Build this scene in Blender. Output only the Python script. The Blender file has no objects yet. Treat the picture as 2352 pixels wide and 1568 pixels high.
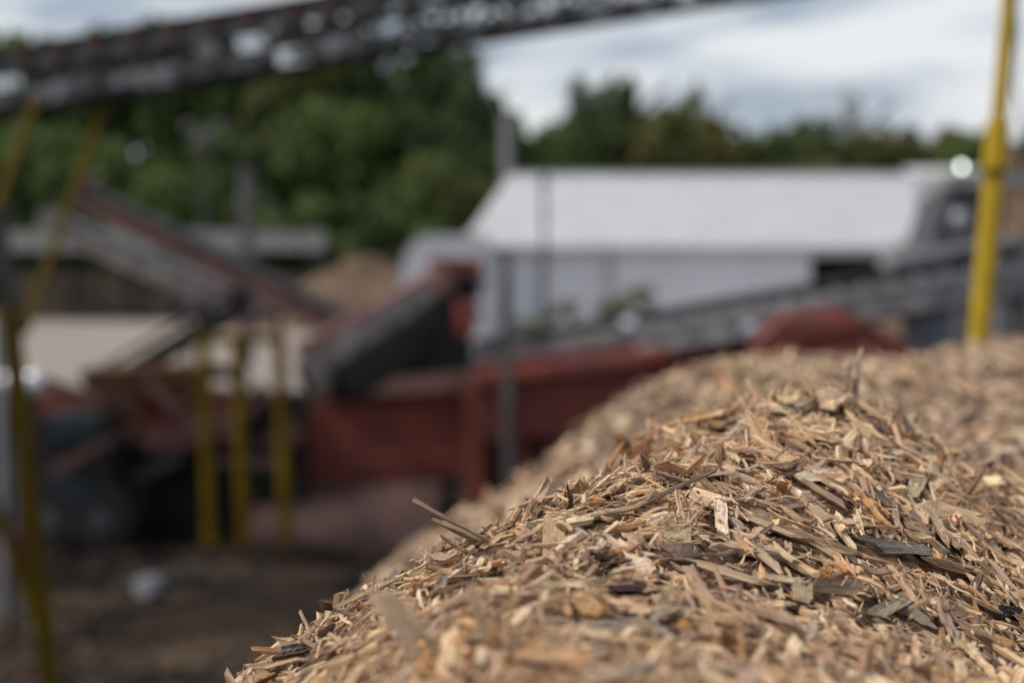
import bpy, math, random
import numpy as np
from mathutils import Vector, Matrix, Quaternion
C = bpy.context.scene.collection
SC = bpy.context.scene
R = math.radians
rng = np.random.default_rng(7)
random.seed(7)

# ------------------------------------------------------------------ camera
F = 4573.0                      # focal length in picture widths of 2352 px
CAMZ = 4.5
PITCH = math.atan(224 / F)
cam_d = bpy.data.cameras.new('camera')
cam = bpy.data.objects.new('camera', cam_d); C.objects.link(cam)
cam.location = (0, 0, CAMZ)
cam.rotation_euler = (math.pi / 2 - PITCH, 0, 0)
cam_d.lens = 70; cam_d.sensor_width = 36
cam_d.clip_start = 0.05; cam_d.clip_end = 2000
cam_d.dof.use_dof = True
cam_d.dof.focus_distance = 2.10
cam_d.dof.aperture_fstop = 2.8
SC.camera = cam

# ------------------------------------------------------------------ sky and sun
SUN_EL, SUN_AZ = R(50), R(-100)
w = bpy.data.worlds.new('World'); SC.world = w; w.use_nodes = True
nt = w.node_tree; nt.nodes.clear()
N = nt.nodes.new; L = nt.links.new
sky = N('ShaderNodeTexSky'); sky.sky_type = 'NISHITA'; sky.sun_disc = False
sky.sun_elevation = SUN_EL; sky.sun_rotation = SUN_AZ; sky.air_density = 1.2; sky.dust_density = 2.0
tc = N('ShaderNodeTexCoord')
sep = N('ShaderNodeSeparateXYZ'); L(tc.outputs['Generated'], sep.inputs[0])
den = N('ShaderNodeMath'); den.operation = 'MAXIMUM'; L(sep.outputs['Z'], den.inputs[0]); den.inputs[1].default_value = 0.0
den2 = N('ShaderNodeMath'); den2.operation = 'ADD'; L(den.outputs[0], den2.inputs[0]); den2.inputs[1].default_value = 0.22
dx = N('ShaderNodeMath'); dx.operation = 'DIVIDE'; L(sep.outputs['X'], dx.inputs[0]); L(den2.outputs[0], dx.inputs[1])
dy = N('ShaderNodeMath'); dy.operation = 'DIVIDE'; L(sep.outputs['Y'], dy.inputs[0]); L(den2.outputs[0], dy.inputs[1])
cv = N('ShaderNodeCombineXYZ'); L(dx.outputs[0], cv.inputs[0]); L(dy.outputs[0], cv.inputs[1])
cn = N('ShaderNodeTexNoise'); cn.inputs['Scale'].default_value = 2.3; cn.inputs['Detail'].default_value = 5
cn.inputs['Roughness'].default_value = 0.5; cn.inputs['Distortion'].default_value = 0.35
off = N('ShaderNodeVectorMath'); off.operation = 'ADD'; off.inputs[1].default_value = (3.4, 1.9, 0.0)
L(cv.outputs[0], off.inputs[0]); L(off.outputs[0], cn.inputs['Vector'])
cr = N('ShaderNodeValToRGB'); L(cn.outputs['Fac'], cr.inputs[0])
e = cr.color_ramp.elements
e[0].position = 0.38; e[0].color = (3.9, 4.6, 5.7, 1)
e[1].position = 0.60; e[1].color = (9.0, 9.2, 9.5, 1)
m = e.new(0.48); m.color = (6.3, 6.9, 7.7, 1)
mix = N('ShaderNodeMix'); mix.data_type = 'RGBA'; mix.inputs['Factor'].default_value = 0.85
L(sky.outputs[0], mix.inputs[6]); L(cr.outputs[0], mix.inputs[7])
bg = N('ShaderNodeBackground'); bg.inputs['Strength'].default_value = 0.1
L(mix.outputs[2], bg.inputs['Color'])
wo = N('ShaderNodeOutputWorld'); L(bg.outputs[0], wo.inputs['Surface'])

sd = bpy.data.lights.new('sun', 'SUN'); sd.energy = 2.6; sd.angle = R(16); sd.color = (1.0, 0.93, 0.84)
so = bpy.data.objects.new('sun', sd); C.objects.link(so)
# the sky's sun_rotation turns clockwise from +Y
sdir = Vector((math.sin(SUN_AZ) * math.cos(SUN_EL), math.cos(SUN_AZ) * math.cos(SUN_EL), math.sin(SUN_EL)))
so.rotation_euler = sdir.to_track_quat('Z', 'Y').to_euler()
so.location = (0, 0, 30)
SC.view_settings.view_transform = 'Standard'; SC.view_settings.look = 'None'
SC.view_settings.exposure = 0.0; SC.view_settings.gamma = 1.0
SC.view_settings.use_curve_mapping = False
SC.render.engine = 'CYCLES'
SC.cycles.use_denoising = True
SC.cycles.max_bounces = 6; SC.cycles.diffuse_bounces = 3; SC.cycles.transparent_max_bounces = 8
SC.cycles.caustics_reflective = False; SC.cycles.caustics_refractive = False

# ------------------------------------------------------------------ photograph pixel (2352 wide) and distance -> place
SP, CP = math.sin(PITCH), math.cos(PITCH)
def W(u, v, d):
    a = (u - 1176) / F; b = -(v - 784) / F
    k = d / (CP + b * SP)
    return Vector((a * k, d, CAMZ + k * (-SP + b * CP)))
def proj(p):
    x, y, z = p[..., 0], p[..., 1], p[..., 2] - CAMZ
    f = y * CP - z * SP; up = y * SP + z * CP
    return 1176 + F * x / f, 784 - F * up / f
def G(u, d): p = W(u, 700, d); return Vector((p.x, d, 0))     # on the ground

# ------------------------------------------------------------------ materials
MATS = {}
def mat(name, col, rough=0.7, metal=0.0, var=0.25, scale=3.0, dirt=None, spec=0.4, bump=0.0):
    if name in MATS: return MATS[name]
    m = bpy.data.materials.new(name); m.use_nodes = True; nt = m.node_tree
    b = nt.nodes['Principled BSDF']; b.inputs['Roughness'].default_value = rough; b.inputs['Metallic'].default_value = metal
    b.inputs['Specular IOR Level'].default_value = spec
    t = nt.nodes.new('ShaderNodeTexCoord'); n = nt.nodes.new('ShaderNodeTexNoise')
    n.inputs['Scale'].default_value = scale; n.inputs['Detail'].default_value = 6; n.inputs['Roughness'].default_value = 0.65
    geo = nt.nodes.new('ShaderNodeNewGeometry')
    nt.links.new(geo.outputs['Position'], n.inputs['Vector'])
    r = nt.nodes.new('ShaderNodeValToRGB'); nt.links.new(n.outputs['Fac'], r.inputs[0])
    c2 = dirt or tuple(c * (1 - var) for c in col)
    c1 = tuple(min(1, c * (1 + var * 0.6)) for c in col)
    r.color_ramp.elements[0].position = 0.35; r.color_ramp.elements[0].color = (*c2, 1)
    r.color_ramp.elements[1].position = 0.65; r.color_ramp.elements[1].color = (*c1, 1)
    nt.links.new(r.outputs[0], b.inputs['Base Color'])
    if bump:
        bp = nt.nodes.new('ShaderNodeBump'); bp.inputs['Strength'].default_value = bump; bp.inputs['Distance'].default_value = 0.05
        nt.links.new(n.outputs['Fac'], bp.inputs['Height']); nt.links.new(bp.outputs[0], b.inputs['Normal'])
    MATS[name] = m; return m
M_red = mat('red paint', (0.33, 0.075, 0.055), 0.75, dirt=(0.19, 0.07, 0.055), scale=1.6)
M_redd = mat('dark red paint', (0.21, 0.045, 0.033), 0.8, dirt=(0.13, 0.042, 0.032), scale=2)
M_redb = mat('bright red paint', (0.24, 0.05, 0.04), 0.5)
M_orb = mat('faded orange paint', (0.075, 0.028, 0.02), 0.6)
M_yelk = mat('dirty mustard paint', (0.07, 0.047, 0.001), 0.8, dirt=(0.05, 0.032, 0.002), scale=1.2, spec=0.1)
M_rim = mat('dusty pinkish plate', (0.32, 0.20, 0.175), 0.9, dirt=(0.24, 0.12, 0.10), scale=1.5)
M_stk = mat('rusty brown steel', (0.12, 0.06, 0.055), 0.8, dirt=(0.06, 0.03, 0.03), scale=1.5)
M_stg = mat('brownish grey steel', (0.17, 0.155, 0.15), 0.8, dirt=(0.08, 0.07, 0.07), scale=1.5)
M_cov = mat('dirty belt cover', (0.34, 0.32, 0.31), 0.9, dirt=(0.12, 0.085, 0.08), scale=3)
M_wgrey = mat('light grey steel', (0.34, 0.33, 0.33), 0.8)
M_dust = mat('dusty rusty plate', (0.115, 0.062, 0.055), 0.9, dirt=(0.06, 0.035, 0.033), scale=1.5)
M_maroon = mat('maroon dusty paint', (0.17, 0.085, 0.08), 0.75, dirt=(0.07, 0.02, 0.02), scale=2)
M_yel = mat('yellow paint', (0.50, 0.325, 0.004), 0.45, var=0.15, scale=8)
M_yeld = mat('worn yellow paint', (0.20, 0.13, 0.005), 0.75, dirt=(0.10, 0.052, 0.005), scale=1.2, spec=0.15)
M_org = mat('rusty orange paint', (0.085, 0.035, 0.010), 0.85, dirt=(0.035, 0.016, 0.007), scale=1.5)
M_steel = mat('galvanised steel', (0.26, 0.26, 0.28), 0.45, 0.5, scale=4)
M_steeld = mat('dark dull steel', (0.085, 0.085, 0.09), 0.6, 0.3, scale=3)
M_grey = mat('grey painted steel', (0.26, 0.26, 0.27), 0.6, 0.1, scale=3)
M_bgrey = mat('blue grey painted steel', (0.22, 0.25, 0.30), 0.6, 0.1, scale=3)
M_black = mat('black rubber belt', (0.018, 0.018, 0.02), 0.65, scale=3)
M_blackp = mat('greasy black steel and shadow', (0.014, 0.012, 0.012), 0.7, scale=3)
M_teal = mat('teal green paint', (0.02, 0.034, 0.04), 0.6, scale=2)
M_roof = mat('white roof sheeting', (0.475, 0.48, 0.49), 0.85, var=0.10, scale=0.4)
M_wall = mat('white wall cladding', (0.72, 0.735, 0.80), 0.85, var=0.08, scale=0.4)
M_white = mat('white shelter fabric', (0.46, 0.46, 0.50), 0.7, var=0.1, scale=0.8)
M_dark = mat('interior shade', (0.012, 0.011, 0.011), 0.9)
M_pal = mat('weathered pallet wood', (0.15, 0.115, 0.085), 0.85, dirt=(0.06, 0.048, 0.04), scale=1.2)
M_palt = mat('grey weathered wood', (0.10, 0.097, 0.097), 0.85, scale=1)
M_bark = mat('tree bark', (0.10, 0.08, 0.06), 0.9)
M_soil = mat('brown heap material', (0.17, 0.11, 0.07), 0.95, dirt=(0.07, 0.045, 0.03), scale=1.5, bump=0.5)
M_sooty = mat('wet black mulch', (0.05, 0.04, 0.035), 0.95, dirt=(0.018, 0.015, 0.014), scale=1.0, bump=0.4)
M_spill = mat('dark spilled mulch', (0.045, 0.032, 0.024), 1.0, dirt=(0.02, 0.016, 0.014), scale=1.2, spec=0.0)
M_redm = mat('dyed red mulch', (0.15, 0.025, 0.018), 0.95, dirt=(0.06, 0.014, 0.012), scale=2.0, bump=0.5)
M_plast = mat('white plastic', (0.27, 0.28, 0.32), 0.35, var=0.05)
M_redpl = mat('crimson plastic', (0.12, 0.004, 0.012), 0.45, var=0.1)
M_chrome = mat('bright metal', (0.8, 0.82, 0.86), 0.25, 0.6, var=0.05)
M_conc = mat('pale dusty gravel', (0.30, 0.25, 0.21), 0.95, var=0.15, scale=0.25)
def leafmat(name, col, spread=0.5):
    m = bpy.data.materials.new(name); m.use_nodes = True; nt = m.node_tree
    b = nt.nodes['Principled BSDF']; b.inputs['Roughness'].default_value = 0.6; b.inputs['Specular IOR Level'].default_value = 0.25
    a = nt.nodes.new('ShaderNodeAttribute'); a.attribute_name = 'tint'
    v = nt.nodes.new('ShaderNodeVectorMath'); v.operation = 'MULTIPLY'; v.inputs[1].default_value = col
    nt.links.new(a.outputs['Vector'], v.inputs[0]); nt.links.new(v.outputs[0], b.inputs['Base Color'])
    tr = nt.nodes.new('ShaderNodeBsdfTranslucent'); nt.links.new(v.outputs[0], tr.inputs['Color'])
    mx = nt.nodes.new('ShaderNodeMixShader'); mx.inputs[0].default_value = 0.25
    nt.links.new(b.outputs[0], mx.inputs[1]); nt.links.new(tr.outputs[0], mx.inputs[2])
    nt.links.new(mx.outputs[0], nt.nodes['Material Output'].inputs['Surface'])
    return m
LEAF = [leafmat('mid green leaves', (0.082, 0.125, 0.036)), leafmat('dark green leaves', (0.064, 0.094, 0.034)),
        leafmat('yellow green leaves', (0.10, 0.125, 0.036)), leafmat('olive leaves', (0.135, 0.14, 0.05)),
        leafmat('pale weed leaves', (0.17, 0.19, 0.08))]

# ------------------------------------------------------------------ object helpers
def tag(o, label=None, cat=None, group=None, kind=None):
    if label: o['label'] = label
    if cat: o['category'] = cat
    if group: o['group'] = group
    if kind: o['kind'] = kind
    return o
def thing(name, label, cat, loc, group=None):
    o = bpy.data.objects.new(name, None); C.objects.link(o); o.location = loc; o.empty_display_size = 0.1
    return tag(o, label, cat, group)
def place(o, parent, mw):
    if parent: o.parent = parent; o.matrix_local = Matrix.Translation(-Vector(parent.location)) @ mw if parent.type == 'EMPTY' and parent.parent is None else mw
    else: o.matrix_world = mw
def mesh_obj(name, verts, faces, m, parent=None, smooth=False, loc=None):
    """verts in world space; origin at loc (top level) or at the parent's origin"""
    org = Vector(parent.location) if parent else (Vector(loc) if loc is not None else Vector((0, 0, 0)))
    me = bpy.data.meshes.new(name)
    me.from_pydata([tuple(Vector(v) - org) for v in verts], [], faces); me.materials.append(m)
    if smooth: me.shade_smooth()
    o = bpy.data.objects.new(name, me); C.objects.link(o)
    if parent: o.parent = parent
    else: o.location = org
    return o
_unit = {}
def unit_mesh(kind, m):
    k = (kind, m.name)
    if k in _unit: return _unit[k]
    me = bpy.data.meshes.new(kind)
    if kind == 'box':
        c = 0.5; b = 0.46   # chamfered long edges
        ring = [(-b, -c), (b, -c), (c, -b), (c, b), (b, c), (-b, c), (-c, b), (-c, -b)]
        vs = [(-0.5, y, z) for y, z in ring] + [(0.5, y, z) for y, z in ring]
        n = 8
    else:
        n = 14
        ring = [(0.5 * math.cos(2 * math.pi * i / n), 0.5 * math.sin(2 * math.pi * i / n)) for i in range(n)]
        vs = [(-0.5, y, z) for y, z in ring] + [(0.5, y, z) for y, z in ring]
    fs = [(i, (i + 1) % n, n + (i + 1) % n, n + i) for i in range(n)] + [tuple(range(n))[::-1], tuple(range(n, 2 * n))]
    me.from_pydata(vs, [], fs); me.materials.append(m)
    _unit[k] = me; return me
def beam(name, p1, p2, wd, ht, m, parent=None, kind='box', up=(0, 0, 1)):
    """a bar from p1 to p2, wd across, ht along 'up'"""
    p1, p2 = Vector(p1), Vector(p2)
    x = (p2 - p1); ln = x.length; x.normalize()
    z = Vector(up); z = z - x * z.dot(x)
    if z.length < 1e-4: z = Vector((0, 1, 0)) - x * x.y
    z.normalize(); y = z.cross(x)
    rot = Matrix((x, y, z)).transposed().to_4x4()
    o = bpy.data.objects.new(name, unit_mesh(kind, m)); C.objects.link(o)
    mw = Matrix.Translation((p1 + p2) / 2) @ rot @ Matrix.Diagonal((ln, wd, ht, 1))
    place(o, parent, mw); return o
def tube(name, p1, p2, d, m, parent=None): return beam(name, p1, p2, d, d, m, parent, 'cyl')
def slab(name, c, sx, sy, sz, m, parent=None):
    c = Vector(c); return beam(name, c - Vector((sx / 2, 0, 0)), c + Vector((sx / 2, 0, 0)), sy, sz, m, parent)
def prism(name, poly_uv, d, depth, m, parent=None, loc=None):
    """plate whose outline is given in the picture at distance d, pushed back by depth metres"""
    f = [W(u, v, d) for u, v in poly_uv]; bk = [p + Vector((0, depth, 0)) for p in f]; n = len(f)
    fs = [tuple(range(n)), tuple(range(n, 2 * n))[::-1]] + [(i, n + i, n + (i + 1) % n, (i + 1) % n) for i in range(n)]
    return mesh_obj(name, f + bk, fs, m, parent, loc=loc)

# ------------------------------------------------------------------ ground
def vnoise(x, y, seed, freq, oct=4):
    """cheap value noise, numpy arrays"""
    out = np.zeros_like(x, dtype=float); amp = 1.0; tot = 0
    for o in range(oct):
        fx, fy = x * freq, y * freq
        ix, iy = np.floor(fx).astype(np.int64), np.floor(fy).astype(np.int64)
        tx, ty = fx - ix, fy - iy; tx = tx * tx * (3 - 2 * tx); ty = ty * ty * (3 - 2 * ty)
        def h(a, b):
            n = (a * 374761393 + b * 668265263 + (seed + o) * 974634777) & 0x7fffffff
            n = ((n ^ (n >> 13)) * 1274126177) & 0x7fffffff
            return ((n ^ (n >> 16)) & 0xffff) / 65535.0
        v = (h(ix, iy) * (1 - tx) + h(ix + 1, iy) * tx) * (1 - ty) + (h(ix, iy + 1) * (1 - tx) + h(ix + 1, iy + 1) * tx) * ty
        out += amp * (v * 2 - 1); tot += amp; amp *= 0.5; freq *= 2.03
    return out / tot
def ground_mat():
    m = bpy.data.materials.new('yard ground'); m.use_nodes = True; nt = m.node_tree; b = nt.nodes['Principled BSDF']
    b.inputs['Roughness'].default_value = 1.0; b.inputs['Specular IOR Level'].default_value = 0.0
    geo = nt.nodes.new('ShaderNodeNewGeometry')
    n1 = nt.nodes.new('ShaderNodeTexNoise'); n1.inputs['Scale'].default_value = 0.45; n1.inputs['Detail'].default_value = 8; n1.inputs['Roughness'].default_value = 0.6
    nt.links.new(geo.outputs['Position'], n1.inputs['Vector'])
    r = nt.nodes.new('ShaderNodeValToRGB'); nt.links.new(n1.outputs['Fac'], r.inputs[0])
    el = r.color_ramp.elements
    el[0].position = 0.38; el[0].color = (0.010, 0.009, 0.009, 1); el[1].position = 0.72; el[1].color = (0.085, 0.058, 0.042, 1)
    k = el.new(0.55); k.color = (0.032, 0.025, 0.021, 1)
    nt.links.new(r.outputs[0], b.inputs['Base Color'])
    bp = nt.nodes.new('ShaderNodeBump'); bp.inputs['Distance'].default_value = 0.1; bp.inputs['Strength'].default_value = 0.6
    n2 = nt.nodes.new('ShaderNodeTexNoise'); n2.inputs['Scale'].default_value = 6; n2.inputs['Detail'].default_value = 8
    nt.links.new(geo.outputs['Position'], n2.inputs['Vector']); nt.links.new(n2.outputs['Fac'], bp.inputs['Height']); nt.links.new(bp.outputs[0], b.inputs['Normal'])
    return m
M_ground = ground_mat()
def sheet(name, x0, x1, y0, y1, nx, ny, z, amp, m):
    xs = np.linspace(x0, x1, nx); ys = np.linspace(y0, y1, ny); X, Y = np.meshgrid(xs, ys)
    Z = z + amp * vnoise(X, Y, 3, 0.5, 3)
    vs = np.stack([X, Y, Z], -1).reshape(-1, 3)
    fs = [(j * nx + i, j * nx + i + 1, (j + 1) * nx + i + 1, (j + 1) * nx + i) for j in range(ny - 1) for i in range(nx - 1)]
    me = bpy.data.meshes.new(name); me.from_pydata(vs.tolist(), [], fs); me.materials.append(m); me.shade_smooth()
    o = bpy.data.objects.new(name, me); C.objects.link(o); tag(o, kind='structure'); return o
sheet('ground', -700, 700, -60, 1200, 8, 8, -0.06, 0.0, M_ground)
sheet('yard_ground', -35, 35, -8, 56, 130, 110, 0.0, 0.05, M_ground)
sheet('gravel_yard', -60, 40, 62, 135, 40, 30, -0.02, 0.03, M_conc)

# ================================================================== THE CHIP PILE
# crest and flank profiles of the heap: (distance, [(u, v) in the photograph])
rows = [
 (1.00, [(-600, 4200), (300, 2600), (600, 2250), (900, 1990), (1150, 1880), (1500, 1860), (1900, 1960), (2352, 2200), (3200, 2700), (5200, 4000)]),
 (1.32, [(-600, 3600), (300, 2350), (600, 2010), (900, 1740), (1150, 1640), (1500, 1650), (1900, 1740), (2352, 1930), (3200, 2350), (5000, 3300)]),
 (1.60, [(-600, 3300), (300, 2150), (580, 1800), (740, 1660), (900, 1520), (1150, 1440), (1400, 1450), (1700, 1500), (2000, 1590), (2352, 1730), (3000, 2000), (4500, 2700)]),
 (1.83, [(-600, 3100), (300, 1960), (580, 1650), (720, 1550), (870, 1430), (1120, 1345), (1400, 1330), (1700, 1370), (2000, 1460), (2352, 1590), (3000, 1870), (4500, 2550)]),
 (2.00, [(-600, 2900), (300, 1850), (590, 1545), (700, 1478), (790, 1408), (870, 1352), (1000, 1312), (1120, 1245), (1200, 1210), (1320, 1190), (1500, 1190), (1700, 1225), (1900, 1285), (2100, 1370), (2352, 1480), (3000, 1780), (4500, 2450)]),
 (2.18, [(-600, 2800), (300, 1880), (600, 1585), (790, 1450), (870, 1390), (1000, 1335), (1120, 1260), (1200, 1195), (1300, 1160), (1480, 1098), (1640, 1092), (1780, 1110), (1950, 1170), (2100, 1230), (2352, 1350), (3000, 1650), (4500, 2300)]),
 (2.38, [(-600, 2800), (300, 1900), (600, 1650), (900, 1440), (1120, 1320), (1300, 1215), (1460, 1130), (1620, 1070), (1860, 1025), (2000, 1070), (2200, 1160), (2352, 1240), (3000, 1530), (4500, 2150)]),
 (2.68, [(-600, 2900), (300, 1950), (600, 1720), (900, 1510), (1120, 1350), (1300, 1210), (1440, 1090), (1480, 1022), (1560, 990), (1620, 968), (1700, 940), (1870, 900), (1960, 915), (2020, 950), (2080, 1000), (2150, 1050), (2352, 1150), (3000, 1400), (4500, 1950)]),
 (3.10, [(-600, 2900), (300, 1950), (600, 1720), (900, 1520), (1176, 1360), (1480, 1200), (1700, 1120), (1870, 1085), (2080, 1110), (2200, 1120), (2352, 1140), (3000, 1250), (4500, 1700)]),
 (4.10, [(-600, 2850), (300, 1900), (600, 1660), (880, 1430), (1176, 1265), (1300, 1180), (1480, 1110), (1700, 1040), (1870, 1010), (2100, 1020), (2352, 1030), (3000, 1090), (4500, 1350)]),
 (6.50, [(-600, 2700), (300, 1860), (600, 1590), (740, 1460), (880, 1303), (1000, 1223), (1170, 1140), (1290, 1062), (1400, 950), (1480, 902), (1600, 862), (1750, 838), (1900, 835), (2080, 842), (2200, 832), (2352, 822), (3000, 840), (4500, 1000)]),
 (9.00, [(-600, 2600), (300, 1850), (600, 1600), (880, 1380), (1170, 1180), (1480, 950), (1750, 865), (1950, 858), (2080, 832), (2160, 794), (2352, 796), (3000, 800), (4500, 880)]),
 (11.5, [(-600, 2300), (600, 1700), (1170, 1380), (1600, 1130), (2080, 1000), (2352, 960), (3000, 940), (4500, 1000)]),
 (14.0, [(-600, 2030), (600, 1800), (1170, 1620), (1600, 1470), (2080, 1380), (2352, 1340), (3000, 1300), (4500, 1300)]),
 (16.5, [(-600, 1807), (4500, 1807)]),
]
GX = np.arange(-9, 14, 0.025); GY = np.arange(-1.5, 17.5, 0.025)
zr = []
for d, pts in rows:
    p = np.array(pts, float); u = 1176 + F * GX / d
    # beyond the listed ends go on at the end slope
    v = np.interp(u, p[:, 0], p[:, 1])
    lo = u < p[0, 0]; v[lo] = p[0, 1] + (p[0, 0] - u[lo]) * 0.75
    hi = u > p[-1, 0]; v[hi] = p[-1, 1] + (u[hi] - p[-1, 0]) * 0.55
    b = -(v - 784) / F; k = d / (CP + b * SP)
    zr.append(CAMZ + k * (-SP + b * CP))
zr = np.maximum(np.array(zr), -0.15); dr = np.array([r[0] for r in rows])
H = np.zeros((len(GY), len(GX)))
for j, y in enumerate(GY):
    if y < dr[0]:
        H[j] = zr[0] - max(0, 0.1 - y) * 0.55
        continue
    i = min(np.searchsorted(dr, y, 'right') - 1, len(dr) - 2); t = min(1, (y - dr[i]) / (dr[i + 1] - dr[i]))
    H[j] = zr[i] * (1 - t) + zr[i + 1] * t
def blur(a, s, axis):
    k = np.exp(-0.5 * (np.arange(-3 * s, 3 * s + 1) / s) ** 2); k /= k.sum(); n = len(k) // 2
    ap = np.pad(a, [(n, n) if ax == axis else (0, 0) for ax in (0, 1)], mode='edge')
    return np.apply_along_axis(lambda r: np.convolve(r, k, 'valid'), axis, ap)
Hs = blur(blur(H, 1, 0), 1, 1); Hf = blur(blur(H, 5, 0), 4, 1)
wy = np.clip((GY - 3.4) / 1.5, 0, 1)[:, None]
H = Hs * (1 - wy) + Hf * wy
XX, YY = np.meshgrid(GX, GY)
H = H + 0.016 * vnoise(XX, YY, 11, 7, 3) + np.clip((YY - 3) / 3, 0, 1) * 0.05 * vnoise(XX, YY, 5, 1.3, 3)
H = np.maximum(H, -0.15)
def zf(x, y):
    fx = np.clip((x - GX[0]) / 0.025, 0, len(GX) - 2.001); fy = np.clip((y - GY[0]) / 0.025, 0, len(GY) - 2.001)
    ix = fx.astype(int); iy = fy.astype(int); tx = fx - ix; ty = fy - iy
    return (H[iy, ix] * (1 - tx) + H[iy, ix + 1] * tx) * (1 - ty) + (H[iy + 1, ix] * (1 - tx) + H[iy + 1, ix + 1] * tx) * ty
def nf(x, y, e=0.03):
    gx = (zf(x + e, y) - zf(x - e, y)) / (2 * e); gy = (zf(x, y + e) - zf(x, y - e)) / (2 * e)
    n = np.stack([-gx, -gy, np.ones_like(gx)], -1); return n / np.linalg.norm(n, axis=-1, keepdims=True)
DD = np.arange(0.95, 14, 0.006)
def hit(u, v):
    a = (u - 1176) / F; b = -(v - 784) / F; k = DD / (CP + b * SP)
    x = a * k; z = CAMZ + k * (-SP + b * CP)
    s = np.nonzero(z <= zf(x, DD))[0]
    return None if not len(s) else np.array([x[s[0]], DD[s[0]], z[s[0]]])

pile = thing('wood_chip_pile', 'large heap of tan shredded wood chips and splinters with two crests', 'wood chip pile', (0.3, 4.0, 0))
def grid_axis(a, b, fine0, fine1, fs, cs):
    return np.concatenate([np.arange(a, fine0, cs), np.arange(fine0, fine1, fs), np.arange(fine1, b, cs)])
gx = grid_axis(-8.8, 13.8, -1.0, 1.4, 0.014, 0.09); gy = grid_axis(-1.4, 17.2, 0.9, 3.6, 0.014, 0.09)
X, Y = np.meshgrid(gx, gy); Z = zf(X, Y) + 0.004 * vnoise(X, Y, 21, 45, 2) - 0.004
nx, ny = len(gx), len(gy)
idx = np.arange(nx * ny).reshape(ny, nx)
quads = np.stack([idx[:-1, :-1], idx[:-1, 1:], idx[1:, 1:], idx[1:, :-1]], -1).reshape(-1, 4)
def fast_mesh(name, verts, loops, starts, totals, m, attrs=(), smooth=False):
    me = bpy.data.meshes.new(name)
    me.vertices.add(len(verts)); me.vertices.foreach_set('co', np.ascontiguousarray(verts, np.float32).ravel())
    me.loops.add(len(loops)); me.loops.foreach_set('vertex_index', np.ascontiguousarray(loops, np.int32))
    me.polygons.add(len(starts)); me.polygons.foreach_set('loop_start', np.ascontiguousarray(starts, np.int32))
    try: me.polygons.foreach_set('loop_total', np.ascontiguousarray(totals, np.int32))
    except Exception: pass
    me.update(calc_edges=True)
    for nm, typ, key, arr in attrs:
        at = me.attributes.new(nm, typ, 'POINT'); at.data.foreach_set(key, np.ascontiguousarray(arr, np.float32).ravel())
    me.polygons.foreach_set('use_smooth', np.full(len(starts), smooth, dtype=bool))
    me.materials.append(m); me.validate() if False else None
    return me
def base_mat():
    m = bpy.data.materials.new('brown wood dust and gap shade'); m.use_nodes = True; nt = m.node_tree; b = nt.nodes['Principled BSDF']
    b.inputs['Roughness'].default_value = 0.95; b.inputs['Specular IOR Level'].default_value = 0.1
    geo = nt.nodes.new('ShaderNodeNewGeometry'); n = nt.nodes.new('ShaderNodeTexNoise'); n.inputs['Scale'].default_value = 70; n.inputs['Detail'].default_value = 5
    nt.links.new(geo.outputs['Position'], n.inputs['Vector'])
    r = nt.nodes.new('ShaderNodeValToRGB'); nt.links.new(n.outputs['Fac'], r.inputs[0])
    r.color_ramp.elements[0].position = 0.35; r.color_ramp.elements[0].color = (0.022, 0.013, 0.008, 1)  # dust darkened so the shade in gaps between chips is in the colour
    r.color_ramp.elements[1].position = 0.68; r.color_ramp.elements[1].color = (0.17, 0.10, 0.06, 1)
    nt.links.new(r.outputs[0], b.inputs['Base Color'])
    bp = nt.nodes.new('ShaderNodeBump'); bp.inputs['Distance'].default_value = 0.006
    nt.links.new(n.outputs['Fac'], bp.inputs['Height']); nt.links.new(bp.outputs[0], b.inputs['Normal'])
    return m
pv = np.stack([X, Y, Z], -1).reshape(-1, 3) - np.array(pile.location)
me = fast_mesh('packed_fines', pv, quads.ravel(), np.arange(len(quads)) * 4, np.full(len(quads), 4), base_mat(), smooth=True)
o = bpy.data.objects.new('packed_fines', me); C.objects.link(o); o.parent = pile; o['kind'] = 'stuff'

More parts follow.
